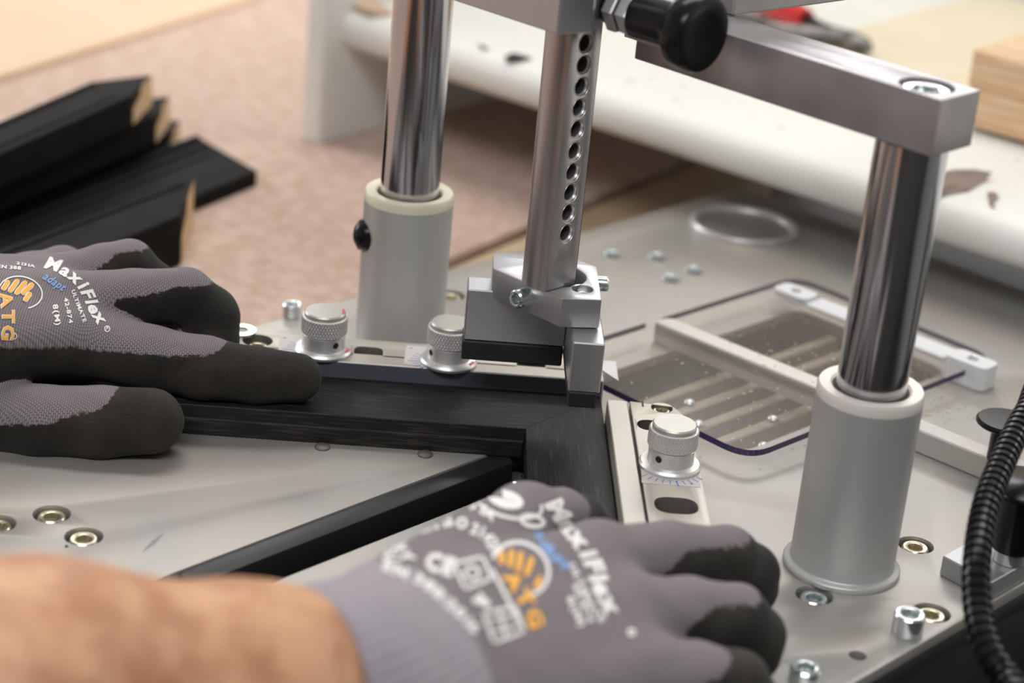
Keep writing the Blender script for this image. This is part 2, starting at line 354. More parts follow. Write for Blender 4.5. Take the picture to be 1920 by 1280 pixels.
# things on the shelf (shelf top is z = 4.8)
ZT = 4.8
def cb(px, py, z=ZT): v = at(px, py, z); return Vector((v.x, v.y))
c0 = sh(20, 17.5); o = build('board', prism([sh(20, 17.0), sh(62, 17.0), sh(62, 40.6), sh(20, 40.6)], ZT+.01, ZT+.3, .05), CREAM)
tag(o, 'thin cream board lying on the back half of the shelf', 'board')
tray = thing('wooden_tray', (*cb(1860, 235), ZT), 'light pine tray of stacked wooden slats at the right end of the shelf', 'tray')
p0 = cb(1800, 232, ZT+.3); uz = ua; vz = va
def tr(u, v): return p0+ua*u+va*v
z0 = ZT+.31; hh = 2.05
for k in range(2):
    build('slat', prism([tr(0, 0), tr(14, 0), tr(14, 1.9), tr(0, 1.9)], z0+k*hh, z0+(k+1)*hh-.04, .12), PINE, tray)
    build('slat', prism([tr(0, 1.95), tr(1.9, 1.95), tr(1.9, 13), tr(0, 13)], z0+k*hh, z0+(k+1)*hh-.04, .12), PINE, tray)
build('tray_base', prism([tr(1.95, 1.95), tr(14, 1.95), tr(14, 13), tr(1.95, 13)], z0, z0+1.2), mat('tray_inside', (.36, .20, .12), 0, .6), tray)
# pliers with a red grip
pl = thing('pliers', (*cb(1560, 60, ZT+.6), ZT+.3), 'worn steel pliers with red grip lying on the cream board', 'pliers')
zt = ZT+.9
def P3(px, py, z=None): return at(px, py, zt if z is None else z)
build('grip', tube([P3(1395, -25), P3(1440, 2), P3(1480, 22), P3(1512, 36)], .75, 14, rf=lambda i: (.55, .8, .85, .6)[i]), RED, pl, smooth=60)
build('grip', tube([P3(1330, 12), P3(1380, 30), P3(1430, 48)], .45, 12), TOOLSTEEL, pl, smooth=60)
bm = tube([P3(1512, 36), P3(1535, 48), P3(1560, 62), P3(1590, 72)], .35, 10, rf=lambda i: (.38, .3, .42, .5)[i])
build('handle_shank', bm, BLACKPL, pl, smooth=60)
bm = tube([P3(1430, 48), P3(1480, 58), P3(1540, 66), P3(1590, 74)], .4, 10, rf=lambda i: (.3, .42, .5, .55)[i])
build('jaw_body', bm, TOOLSTEEL, pl, smooth=60)
bm = tube([P3(1575, 68), P3(1600, 78), P3(1622, 86), P3(1634, 92)], .5, 12, rf=lambda i: (.5, .62, .5, .12)[i])
build('jaw', bm, TOOLSTEEL, pl, smooth=60)
o = build('pivot', lathe([(0, 0), (.28, 0), (.24, .12), (0, .14)], P3(1604, 76, zt+.5), (0, 0, 1), 16), STEEL, pl)
# scraps and shavings
def scrap(pxs, z, th, m, name, label, cat):
    poly = [cb(x, y, z) for x, y in pxs]
    bm = bmesh.new(); c = sum((Vector((p[0], p[1])) for p in poly), Vector((0, 0)))/len(poly)
    def hz(p): return z+th+.35*abs(math.sin(p[0]*1.9+p[1]*.8))*((Vector((p[0], p[1]))-c).length/2)
    top = [bm.verts.new((p[0], p[1], hz(p))) for p in poly]; bot = [bm.verts.new((p[0], p[1], hz(p)-th)) for p in poly]
    ct = bm.verts.new((c.x, c.y, z+th)); cb_ = bm.verts.new((c.x, c.y, z)); n = len(poly)
    for i in range(n):
        j = (i+1) % n; bm.faces.new((ct, top[i], top[j])); bm.faces.new((cb_, bot[j], bot[i])); bm.faces.new((top[i], bot[i], bot[j], top[j]))
    o = build(name, bm, m); return tag(o, label, cat)
scrap([(1745, 335), (1790, 326), (1828, 329), (1858, 336), (1840, 346), (1815, 360), (1770, 368), (1745, 366)], ZT, .03, LEAF, 'scrap', 'curled brown scrap on the white shelf right of the press post', 'scrap')
scrap([(1850, 366), (1866, 363), (1872, 372), (1862, 384), (1866, 393), (1856, 388), (1853, 376)], ZT, .03, LEAF, 'scrap', 'small grey shaving on the white shelf below the brown scrap', 'shaving')
scrap([(946, 108), (962, 104), (985, 107), (998, 112), (975, 117), (952, 116)], ZT, .05, BLACKINK, 'scrap', 'small black shaving on the shelf between post and column', 'shaving')
scrap([(895, 86), (905, 86), (918, 93), (905, 95)], ZT, .04, LEAF, 'scrap', 'tiny dark shaving left of the black shaving on the shelf', 'shaving')
scrap([(655, 12), (690, 8), (712, 14), (735, 30), (700, 33), (668, 22)], ZT, .25, PEACH, 'scrap', 'crumpled peach coloured scrap at the left end of the shelf', 'scrap')
bm = bmesh.new()
for k in range(60):
    u, v = random.uniform(10, 60), random.uniform(1.5, 16); p = sh(u, v); a = random.uniform(0, PI); l = random.uniform(.06, .35); ww = random.uniform(.02, .05)
    bm = prism(rect(p, math.degrees(a), l, ww), ZT, ZT+.03, 0, bm)
o = build('wood_shavings', bm, LEAF); tag(o, 'fine dark wood shavings scattered over the white shelf top', 'shavings', kind='stuff')

# ------------------------------------------------------------------ pile of black mouldings
def piece(top, zt, zb, raw, label, ridges=()):
    """a length of moulding: top outline, height, index of the sawn edge of the outline, raised ridges along it"""
    P = [cb(x, y, zt) for x, y in top]
    t = thing('frame_moulding', (*(sum(P, Vector((0, 0)))/len(P)), zb), label, 'moulding', None)
    build('body', prism(P, zb, zt, .07), BLACKWOOD, t)
    if raw is not None:
        a, b = P[raw], P[(raw+1) % len(P)]; d = (b-a).normalized(); n_ = Vector((d.y, -d.x))
        if n_.dot(sum(P, Vector((0, 0)))/len(P)-a) > 0: n_ = -n_
        L = (b-a).length; h = zt-zb
        pf = [(0, 0), (0, h), (L*.55, h), (L*.62, h*.72), (L*.8, h*.62), (L, h*.5), (L, 0)]
        bm = bmesh.new(); A = [bm.verts.new((*(a+d*(.06+x*.9)-n_*.02), zb+.05+z*.93)) for x, z in pf]; B = [bm.verts.new((*(a+d*(.06+x*.9)+n_*.03), zb+.05+z*.93)) for x, z in pf]
        bm.faces.new(A); bm.faces.new(B)
        for i in range(len(pf)): bm.faces.new((A[i], B[i], B[(i+1) % len(pf)], A[(i+1) % len(pf)]))
        o = build('cut_end', bm, RAWWOOD, t); o['label'] = 'bare pale wood cut end'
    for (x0, y0, x1, y1, w_, h_) in ridges:
        a, b = cb(x0, y0, zt), cb(x1, y1, zt); d = (b-a).normalized(); n_ = Vector((-d.y, d.x))*w_/2
        build('ridge', prism([a-n_, b-n_, b+n_, a+n_], zt-.05, zt+h_, h_*.4), BLACKWOOD, t)
    return t
piece([(-70, 262), (180, 152), (285, 140), (247, 178), (-70, 318)], 2.4, .62, 2, 'black moulding on top at the back of the pile with pointed end', [(176, 158, -60, 262, .3, .14), (215, 180, -60, 300, .25, .10)])
piece([(-70, 300), (230, 190), (318, 180), (291, 214), (-70, 362)], .6, -1.18, 2, 'black moulding in the middle of the stack, under the top one', [(270, 215, -60, 352, .3, .12)])
piece([(-70, 340), (250, 225), (338, 226), (316, 250), (-70, 386)], -1.2, -2.98, 2, 'black moulding at the bottom of the stack, just behind the long pointed one')
piece([(-70, 440), (373, 256), (483, 320), (-70, 545)], -2.1, -2.98, None, 'black moulding with long pointed end and raised ridges on the carpet', [(372, 262, -60, 430, .5, .28), (392, 274, -60, 452, .22, .2), (400, 284, -60, 466, .6, .10)])
piece([(-70, 492), (363, 334), (340, 403), (250, 440), (-70, 560)], -.3, -2.98, 1, 'black moulding nearest the left glove with narrow raw cut end', [(345, 345, -60, 500, .3, .12)])
# ------------------------------------------------------------------ the press
LP = Vector((-0.48, 82.67)); RP = Vector((15.99, 66.09))
press = thing('frame_press', (8, 74, -95), 'grey aluminium corner press with two posts, perforated centre column and steel base plate', 'press')
u45 = Vector((math.sqrt(.5), math.sqrt(.5))); n45 = Vector((u45.y, -u45.x))      # n45 points to the right front
def xy(px, py, z=0.0): v = at(px, py, z); return Vector((v.x, v.y))
# base plate outline: two long edges along the diagonal, slot down the middle
back = xy(1391, 350); rgt = xy(1600, 1280)
W_ = (rgt-back).dot(n45); FR = -62.0
def dg(s, t): return back+u45*s+n45*t            # s along the diagonal (0 at the back), t across
def slotp(d, s): # x - y = d, s along diagonal measured at x+y
    return Vector(((s+d)/2, (s-d)/2))
dL, dR = -69.75, -66.2
s_end = 78.6; s_front = 30.0
fl = dg(FR, 0); frp = dg(FR, W_)
outer = [dg(0, 0), dg(0, W_), frp, slotp(dR, (frp.x+frp.y)), slotp(dR, s_end-.6), slotp(dR-.5, s_end), slotp(dL+.5, s_end), slotp(dL, s_end-.6), slotp(dL, fl.x+fl.y), fl]
recess = [(97, 963), (157, 1005), (-6, 981), (1717, 1021), (1527, 1115), (1747, 1148), (845, 553), (1240+0, 560), ]
recess = recess[:7]
holes = [circ(xy(x, y), .66) for x, y in recess] + [circ(xy(1608, 1228), .30, 20)]
# guard opening
gF, gR_ = xy(1400, 886), xy(1862, 700); gu = (gR_-gF).normalized(); gv = Vector((-gu.y, gu.x)); GL = (gR_-gF).length; GW = 11.3
def gp(s, t): return gF+gu*s+gv*t
opening = roundrect([gp(1.3, 1.3), gp(GL-1.6, 1.3), gp(GL-1.6, GW-1.6), gp(1.3, GW-1.6)], .8)
disc = xy(1395, 425)
bm = slab_mesh(outer, holes+[opening, circ(disc, 2.35, 48)], -.45, 0, .03)
base = build('base_plate', bm, PLATE, press, smooth=35)
bm = slab_mesh(outer, [opening, circ(disc, 2.35, 48)], -1.15, -.46, .02)
build('lower_plate', bm, SLOTSIDE, press)
# black strip lining the slot's left side
a = slotp(dL+.02, 2*xy(335, 1058).x-dL); b = slotp(dL+.02, s_end-.8)
build('slot_liner', prism([a, a+n45*1.0, b+n45*1.0-u45*.6, b], -1.4, -.04, .12, seg=2), SLOTSIDE, press, smooth=40)
# housing below
hs = [dg(-3, 6.5), dg(-3, W_-1.0), dg(FR+2, W_-1.0), dg(FR+2, 6.5)]
build('housing', prism(hs, -95, -5.5, .5), DARK, press)
build('housing_rim', slab_mesh([dg(-1, 5.0), dg(-1, W_-.6), dg(FR+1, W_-.6), dg(FR+1, 5.0)], [[dg(-3, 7.5), dg(-3, W_-2.2), dg(FR+2, W_-2.2), dg(FR+2, 7.5)]], -5.45, -1.16, .02), DARK, press)
# bolt in the slot under the corner
build('slot_bolt', screw_bm(xy(967, 893, -1.0), .5, .6, -1.6), STEEL, press, smooth=35)
build('slot_block', prism(rect(xy(975, 880, -1.6), 45, 3.2, 2.2), -5, -1.62, .1), DARK, press)

# slats and dome screws below the guard
build('tray_floor', prism(roundrect([gp(.5, .5), gp(GL-.8, .5), gp(GL-.8, GW-.8), gp(.5, GW-.8)], .8), -2.4, -2.2), mat('dark_tray', (.055, .045, .037), .2, .6, var=(200, .1, (.16, .13, .10), 6)), press)
SL = mat('dusty_slat', (.34, .28, .22), .2, .55, var=(400, .2, (.22, .18, .14), 6))
for k in range(5):
    t0 = 1.5+k*1.42
    build('slat', prism([gp(1.4, t0), gp(GL-1.7, t0), gp(GL-1.7, t0+.55), gp(1.4, t0+.55)], -2.19, -.55, .06), SL, press)
for (x, y) in ((1293, 756), (1450, 786), (1432, 837), (1310, 796)):
    build('dome_screw', lathe([(.26, 0), (.26, .05), (.18, .16), (0, .2)], at(x, y, -.50), (0, 0, 1), 20), STEEL, press, smooth=60)
# round blanking disc
bm = lathe([(2.35, -.3), (2.36, .02), (2.55, .24), (2.72, .26), (2.8, .18), (2.82, .01)], (disc.x, disc.y, 0), (0, 0, 1), 64)
build('disc_rim', bm, KNOBALU, press, smooth=50)
build('round_cover', lathe([(0, -.14), (2.0, -.14), (2.33, -.1), (2.33, -.3), (0, -.3)], (disc.x, disc.y, 0), (0, 0, 1), 48), ALU, press, smooth=30)
# recessed screws
for i, (x, y) in enumerate(recess):
    c = xy(x, y)
    cup = build('screw', screw_bm(c, .50, .36, -.44), BRASSY if i != 4 else STEEL, press, smooth=35)
for (x, y) in ((1148, 473), (1232, 478), (1300, 503), (1257, 518)):
    build('screw', screw_bm(xy(x, y+6), .46, .14, 0.005), STEEL, press, smooth=35)
for (x, y, r, h) in ((547, 592, .42, .60), (1700, 1185, .53, .75), (1507, 1280, .52, .62)):
    build('socket_screw', screw_bm(xy(x, y), r, h, .005), STEEL, press, smooth=35)
# small black specks of dirt and scratch are geometry-free: left to the material

# ---- fences
YF = 76.5; XF = 7.78; ZF = 1.9
ZB = 0.01; ZTOP_ = 1.22
xl = -7.2
build('fence_bar', prism([(xl-3, YF+.02), (XF+.05, YF+.02), (XF+.05, YF+.86), (xl-3, YF+.86)], ZB, ZF, .04), ALU_DUSTY, press)
ybk = xy(700, 637, ZF).y
bx = [(xl-3, YF+.90), (7.6, YF+.90), (7.6, ybk), (xl-3, ybk)]
ov = []
for (x, y) in ((691, 661), (996, 688)):
    c = xy(x, y, ZF); ov.append(stadium(c, 0, 1.15, .68) if False else roundrect([(c.x-.58, c.y-.55), (c.x+.58, c.y-.55), (c.x+.58, c.y+.60), (c.x-.58, c.y+.60)], .38))
sc1 = xy(483, 638, ZF)
ov.append(circ(sc1, .60))
fence = build('fence_plate', slab_mesh(bx, ov, ZF-1.2, ZF, .03), ALU_DUSTY, press, smooth=35)
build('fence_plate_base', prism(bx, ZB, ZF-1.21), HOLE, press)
build('screw', screw_bm(sc1, .5, .95, ZF-1.19), BRASSY, press, smooth=35)
build('washer', lathe([(.3, 0), (.62, 0), (.62, .1), (.3, .1), (.3, 0)], (*xy(452, 622, ZF), ZF), (0, 0, 1), 24), STEEL, press, smooth=40)
build('facing_strip', prism([(xl-3, YF-.035), (XF-.02, YF-.035), (XF-.02, YF+.015), (xl-3, YF+.015)], ZTOP_+.012, ZF-.02), SLATE, press)
# right fence
XR = XF+.92
y0r = 40.0; ytop = xy(1160, 757, ZF).y
build('fence_bar', prism([(XF+.06, y0r), (XF+.86, y0r), (XF+.86, ytop+.35), (XF+.06, ytop+.35)], ZB, ZF, .04), ALU_DUSTY, press)
xr2 = xy(1310, 870, ZF).x
bx = [(XR+.04, y0r), (xr2, y0r), (xr2, ytop-1.0), (xr2-.5, ytop+.1), (XR+.04, ytop+.35)]
ov = []
c = xy(1268, 947, ZF); ov.append(roundrect([(c.x-.78, c.y-.62), (c.x+.78, c.y-.62), (c.x+.78, c.y+.62), (c.x-.78, c.y+.62)], .60)); c = xy(1222, 797, ZF); ov.append(roundrect([(c.x-.6, c.y-.5), (c.x+.6, c.y-.5), (c.x+.6, c.y+.5), (c.x-.6, c.y+.5)], .55)); sc2 = xy(1241, 764, ZF); ov.append(circ(sc2, .42))
build('fence_plate', slab_mesh(bx, ov, ZF-1.2, ZF, .03), ALU_DUSTY, press, smooth=35)
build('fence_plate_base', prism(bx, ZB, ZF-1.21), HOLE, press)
build('screw', screw_bm(sc2, .36, 1.1, ZF-1.19), BRASSY, press, smooth=35)
build('groove_strip', prism([(XF+.87, y0r+1), (XR+.03, y0r+1), (XR+.03, ytop-.6), (XF+.87, ytop-.6)], .05, ZF-.12), BLACKINK, press)
build('pin', prism(rect(xy(1205, 757, ZF), 88, .5, .07), ZF, ZF+.02), BLACKINK, press)
build('corner_shim', prism([(XF+.0, YF+.9), (XF+.62, YF-.05), (XF+.62, YF+1.9), (XF+.0, YF+1.9)], ZF+.01, ZF+.08, .01), ALU, press)

def darken_walls(o, m):
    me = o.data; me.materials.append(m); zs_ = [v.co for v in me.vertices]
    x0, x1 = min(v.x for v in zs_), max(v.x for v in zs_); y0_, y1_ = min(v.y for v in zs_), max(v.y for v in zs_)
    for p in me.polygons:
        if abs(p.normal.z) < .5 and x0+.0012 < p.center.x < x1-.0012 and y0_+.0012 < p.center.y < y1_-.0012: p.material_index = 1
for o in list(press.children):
    if o.name.startswith('fence_plate') and 'base' not in o.name: darken_walls(o, HOLE)  # slot walls coloured dark in place of shade, same metal as the plate
# flush screws at the inner edge of the left rail, and a scuff on the left plate
for (x, y) in ((605, 835), (797, 852)):
    build('screw', lathe([(.30, 0), (.30, .06), (.22, .12), (0, .13)], (xy(x, y).x, 72.60, .005), (0, 0, 1), 20), HOLE, press, smooth=50)
a, b = xy(266, 1036), xy(308, 998); build('scuff', prism([a, a.lerp(b, .5)+Vector((.08, -.06)), b, a.lerp(b, .5)-Vector((.08, -.06))], .004, .010), mat('scuff_mark', (.30, .29, .28), .3, .6), press)
build('speck', lathe([(0, 0), (.06, 0), (.05, .03), (0, .04)], at(125, 1024, .005), (0, 0, 1), 10), BLACKINK, press)
# ---- knurled knobs
def knob(px, py, ang, marks=None):
    c = xy(px, py, ZF+.12)
    k = lathe([(0, 0), (1.12, 0), (1.15, .05), (1.15, .12), (1.08, .20), (.92, .22), (.86, .24), (.85, .28), (.85, .78), (.80, .82), (0, .82)], (c.x, c.y, ZF+.01), (0, 0, 1), 64)
    kb = build('knob', k, KNOBALU, press, origin=(c.x, c.y, ZF+.01), smooth=35)
    kb['label'] = 'knurled aluminium adjusting knob'
    # diamond knurl: real relief
    n, m = 360, 22; bm = bmesh.new(); rings = []; r0 = .89
    for j in range(m+1):
        z = ZF+.86+.72*j/m; row = []
        for i in range(n):
            a = 2*PI*i/n; f = abs(math.sin(a*22.5+j*.42))*abs(math.sin(a*22.5-j*.42))
            rr = r0+(.042*f if 0 < j < m else -.03)
            row.append(bm.verts.new((c.x+rr*math.cos(a), c.y+rr*math.sin(a), z)))
        rings.append(row)
    for A, B in zip(rings, rings[1:]):
        for i in range(n): bm.faces.new((A[i], A[(i+1) % n], B[(i+1) % n], B[i]))
    bm.faces.new(rings[0]); bm.faces.new(rings[-1])
    build('knurled_ring', bm, KNOBALU, kb)
    build('cap', lathe([(0, 0), (.80, 0), (.82, .03), (.82, .12), (.77, .18), (0, .19)], (c.x, c.y, ZF+1.585), (0, 0, 1), 48), CAPALU, kb, smooth=35)
    a = R(ang); d = Vector((math.cos(a), math.sin(a), 0))
    build('set_screw_hole', lathe([(0, 0), (.12, 0), (.13, .03), (.10, .04), (0, .035)], Vector((c.x, c.y, ZF+.56))+d*.825, d, 20), BLACKINK, kb, smooth=40)
    return kb, c
kb1, k1 = knob(606, 653, -52); kb2, k2 = knob(841, 674, -150); kb3, k3 = knob(1256, 868, -128)
def arcmark(kb, c, r, z, a0, a1, wd, m, name):
    bm = bmesh.new(); n = 8; A = []; B = []
    for i in range(n+1):
        a = R(a0+(a1-a0)*i/n); A.append(bm.verts.new((c.x+(r-wd)*math.cos(a), c.y+(r-wd)*math.sin(a), z))); B.append(bm.verts.new((c.x+r*math.cos(a), c.y+r*math.sin(a), z)))
    for i in range(n): bm.faces.new((A[i], A[i+1], B[i+1], B[i]))
    build(name, bm, m, kb)
arcmark(kb1, k1, .80, ZF+1.778, -15, 20, .12, REDINK, 'red_mark'); arcmark(kb1, k1, 1.10, ZF+.232, -25, -5, .14, REDINK, 'red_mark'); arcmark(kb2, k2, 1.10, ZF+.232, -35, -15, .14, REDINK, 'red_mark')
# scale stickers with blue ticks
def sticker(poly, name='scale_sticker'):
    return build(name, prism(poly, ZF+.004, ZF+.012), PAPER, press)
def ticks(st, c, r0, r1, a0, a1, n, big):
    bm = bmesh.new()
    for i in range(n):
        a = R(a0+(a1-a0)*i/(n-1)); rr = r1+(.12 if i == big else 0); d = Vector((math.cos(a), math.sin(a))); m_ = c+d*(r0+rr)/2
        bm = prism(rect(m_, math.degrees(a), rr-r0, .05 if i == big else .03), ZF+.012, ZF+.016, 0, bm)
    build('ticks', bm, INK, st)
s3 = sticker([xy(1203, 872, ZF), xy(1203, 905, ZF), xy(1314, 914, ZF), xy(1309, 884, ZF)]); ticks(s3, k3, 1.2, 1.5, -137, -40, 10, 5)
pz = xy(1297, 907, ZF); bm = prism(rect(pz, 0, .16, .03), ZF+.012, ZF+.016); bm = prism(rect(pz, 90, .16, .03), ZF+.012, ZF+.016, 0, bm); build('plus_sign', bm, INK, s3)
s1 = sticker([xy(526, 627, ZF), xy(521, 662, ZF), xy(560, 668, ZF), xy(566, 630, ZF)]); ticks(s1, k1, 1.2, 1.5, 155, 215, 7, 3)
pz = xy(534, 634, ZF); bm = prism(rect(pz, 0, .14, .025), ZF+.012, ZF+.016); bm = prism(rect(pz, 90, .14, .025), ZF+.012, ZF+.016, 0, bm); build('plus_sign', bm, INK, s1)
s2 = sticker([xy(762, 647, ZF), xy(757, 682, ZF), xy(795, 688, ZF), xy(800, 650, ZF)]); ticks(s2, k2, 1.2, 1.5, 155, 215, 7, 3)
pz = xy(771, 653, ZF); bm = prism(rect(pz, 0, .14, .025), ZF+.012, ZF+.016); bm = prism(rect(pz, 90, .14, .025), ZF+.012, ZF+.016, 0, bm); build('plus_sign', bm, INK, s2)

# ---- posts
ZS = 7.13
for P in (LP, RP):
    right = P is RP
    c = (P.x, P.y, 0)
    bm = lathe([(2.08, .005), (2.1, .04), (2.1, .16), (2.05, .22), (1.90, .25), (1.86, .30), (1.86, .8), (1.86, ZS-.42)] , c, (0, 0, 1), 96)
    sl = build('guide_sleeve', bm, SLEEVE, press, origin=c, smooth=50)
    build('bushing_ring', lathe([(1.86, ZS-.42), (1.86, ZS-.12), (1.80, ZS), (1.72, ZS), (1.42, ZS-.02), (1.34, ZS-.10), (1.34, ZS-1.6)], c, (0, 0, 1), 96), RING if False else mat('ring_r' if right else 'ring_l', (0.72, 0.68, 0.62) if right else (0.72, 0.67, 0.52), .1, .4), sl, smooth=30)
    build('post', lathe([(1.22, .4), (1.22, 16.04 if right else 26), (0, 16.04 if right else 26)], c, (0, 0, 1), 96), CHROME, press, origin=c, smooth=60)
bx_ = aty(684, 440, 82.2)
build('side_knob', lathe([(0, -.2), (.35, 0), (.62, .25), (.74, .7), (.62, 1.15), (.3, 1.35), (0, 1.4)], bx_+Vector((.9, 0, 0)), (-1, 0, 0), 32), BLACKPL, press, smooth=60)

# ---- right arm
za0, za1 = 16.05, 17.95
e1 = xy(1747, 295, za0); e2 = xy(1825, 275, za0); tipn = xy(1190, 110, za0); tipf = xy(1152, 103, za0)
au = (tipn-e1).normalized(); av = Vector((au.y, -au.x)); wd = (e2-e1).dot(av)
Lg = (tipn-e1).length
def ap(s, t): return e1+au*s+av*t
bite = []
for k in range(13):
    t = k/12; bite.append(ap(Lg-.4-2.6*math.sin(PI*t)**.7+1.0*t, .30+(wd-.6)*t))
arm_poly = [ap(0, 0), ap(0, wd)]+[ap(Lg+2.4, wd), ap(Lg+2.2, wd-.35)]+list(reversed(bite))+[ap(Lg, 0)]
hc = xy(1738, 160, za1); bolt_h = circ(hc, .92, 40)
bm = slab_mesh(arm_poly, [bolt_h], za0, za1, .03)
arm = build('arm', bm, ARMALU, press, smooth=35)
arm['label'] = 'grey right arm from the post'
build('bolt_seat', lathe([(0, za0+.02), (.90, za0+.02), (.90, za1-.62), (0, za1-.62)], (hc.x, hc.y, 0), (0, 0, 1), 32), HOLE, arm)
build('bolt', screw_bm(hc, .80, .5, za1-.61), STEEL, arm, smooth=35)
# upper cross bar
q = xy(1425, 24, 17.96); q2 = xy(1640, -6, 17.96); d = (q2-q).normalized(); nn = Vector((-d.y, d.x))
build('cross_bar', prism([q-d*1.4, q2+d*8, q2+d*8+nn*3, q-d*1.4+nn*3], 17.96, 20.5, .08), ARMALU, press)

# ---- left beam with chamfered nose
zb = 17.5
A = xy(855, 3, zb); B = xy(1045, 66, zb); Cc = xy(1110, 62, zb); D = xy(1126, 50, zb)
ab = (B-A).normalized(); D2 = D+Vector((.9, 2.6))
beam = [A-ab*3.5, B, Cc, D, D+Vector((.35, 2.2)), LP+Vector((2.0, 1.9)), LP+Vector((-2.0, 1.9)), LP+Vector((-2.0, -1.9))]
bm = prism(beam, zb, zb+5.0, .06)
head = build('head_beam', bm, HEADALU, press)
build('joint_line', prism([xy(952, 34.4, zb)+Vector((-.004, -.004)), xy(954, 35.1, zb)+Vector((.01, -.01)), xy(954, 35.1, zb)+Vector((.01, .3)), xy(952, 34.4, zb)+Vector((-.01, .3))], zb+.02, zb+4.9), DARK, head)

# ---- centre column with index holes
ZC0, ZC1 = 7.12, 21.0
cc = Vector((5.02, 73.55)); rc = 1.02
fd = n45                                          # flat faces right and front
flat = .62
def colpts(n=40):
    pts = []; half = math.acos(flat/rc); base = math.atan2(fd.y, fd.x)
    for k in range(n+1):
        a = base+half+(2*PI-2*half)*k/n; pts.append(cc+Vector((math.cos(a), math.sin(a)))*rc)
    return pts
cp = colpts()
zs = []; 
hz = [at(x, y, 10).z for x, y in ()]
# hole heights solved from their pixel rows in the image
fc = cc+fd*flat
def zcol(py):
    lo, hi = 5., 20.
    for _ in range(50):
        m_ = (lo+hi)/2
        if pj((fc.x, fc.y, m_))[1] > py: lo = m_
        else: hi = m_
    return lo
hz = [zcol(y) for y in (438, 400, 362, 323, 284, 243, 203, 163, 122, 82)]
# flat face built as a grid with round holes: profile in (t, z) turned upright
fw = math.sqrt(rc*rc-flat*flat); th = .5
hr = .345
me_b = slab_mesh([(-fw, ZC0), (fw, ZC0), (fw, ZC1), (-fw, ZC1)], [circ((0.02, z), hr, 28) for z in hz], -.12, 0, .03)
ud = u45
for v in me_b.verts:
    t, z, h = v.co.x, v.co.y, v.co.z
    p = cc+fd*(flat+h)+ud*t; v.co = Vector((p.x, p.y, z))
col = bmesh.new()
A_ = [col.verts.new((p.x, p.y, ZC0)) for p in cp]; B_ = [col.verts.new((p.x, p.y, ZC1)) for p in cp]
for i in range(len(cp)-1): col.faces.new((A_[i], A_[i+1], B_[i+1], B_[i]))
inn = cc+fd*(flat-.10)
col = merge(col, me_b)
cl = build('column', col, COLUMN, press, origin=(cc.x, cc.y, ZC0), smooth=35)
for z in hz:
    d3 = Vector((fd.x, fd.y, 0)); p = Vector((fc.x, fc.y, z))+Vector((ud.x, ud.y, 0))*.02
    build('hole_rim', lathe([(hr+.045, .004), (hr+.04, .012), (hr-.045, -.10), (hr-.045, -.14)], p, d3, 28), KNOBALU, cl, smooth=60)
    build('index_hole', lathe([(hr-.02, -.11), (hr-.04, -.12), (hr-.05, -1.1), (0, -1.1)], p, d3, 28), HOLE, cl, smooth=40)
b_ = bmesh.new(); b_.faces.new([b_.verts.new((p.x, p.y, ZC0)) for p in cp]); build('column_end', b_, COLUMN, cl)

# ---- indexing plunger
zk = 18.0
kx = aty(1128, 22, D.y-.6); ke = Vector((fd.x, fd.y, 0))
ka = aty(1130, 18, 75.6); 
# axis through pixels (1140,22) and (1290,50) along fd
def onaxis(px, py, t):  # point such that going t along axis
    return None
K0 = Vector((D.x+.25, D.y+.1, 0)); zk = zb+.75
K0.z = zk
pl_ = build('plunger', lathe([(0, -.6), (.55, -.6), (.55, 0), (.62, .02), (.62, .30), (.52, .34), (.52, .8)], K0, ke, 32), BLACKPL, press, smooth=35)
hexn = lathe([(.0, .30), (.80, .30), (.84, .36), (.84, .72), (.80, .78), (0, .78)], K0, ke, 6); build('hex_nut', hexn, ARMALU, pl_)
hexn = lathe([(.0, .86), (.74, .86), (.78, .92), (.78, 1.30), (.74, 1.36), (0, 1.36)], K0, ke, 6); build('hex_nut', hexn, HEADALU, pl_)
build('pull_knob', lathe([(0, 1.36), (.62, 1.36), (.84, 1.42), (.86, 1.6), (.86, 2.9), (.88, 3.15), (1.02, 3.3), (1.30, 3.42), (1.36, 3.55), (1.36, 4.1), (1.28, 4.25), (1.05, 4.28), (.8, 4.16), (0, 4.12)], K0, ke, 48), BLACKPL, pl_, smooth=40)

# ---- clamp head
zt_ = 7.1; zbk = 5.95
P1 = xy(925, 503, zt_); P2 = xy(1055, 560, zt_); P3_ = xy(1128, 562, zt_); P4 = xy(1118, 492, zt_); P5 = xy(1080, 474, zt_); P6 = xy(925, 479, zt_)
P4 = Vector((P3_.x, 75.6))
blk = [P1, P2, P3_, P4, (P4.x-.9, 76.4), (P6.x+.1, 76.4), P6]
ang = -25
bore = circ(cc+Vector((.25, .85)), 1.22, 40)
bm = slab_mesh(blk, [bore, circ(xy(1092, 541, zt_), .40, 24)], zbk, zt_, .05)
ch = build('clamp_block', bm, HEADALU, press, smooth=30)
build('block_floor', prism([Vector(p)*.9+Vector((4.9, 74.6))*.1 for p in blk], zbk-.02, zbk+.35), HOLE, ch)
build('block_screw', screw_bm(xy(1092, 541, zt_), .34, .55, zbk+.4), STEEL, ch, smooth=35)
nrm = Vector((P2.y-P1.y, P1.x-P2.x)); nrm = Vector((-abs(nrm.x), -abs(nrm.y))).normalized(); nrm = Vector(((P2-P1).y, -(P2-P1).x)).normalized()
mid = P1.lerp(P2, .50)
build('clamp_screw', screw_bm(Vector((mid.x, mid.y, zt_-.52)), .36, .62, 0, (nrm.x, nrm.y, 0)), STEEL, ch, smooth=35)
build('clamp_screw', screw_bm(Vector((P4.x, 74.9, zt_-.42)), .30, .45, 0, (1, 0, 0)), STEEL, ch, smooth=35)
zp = 3.3
PC = xy(1051, 686, zp)
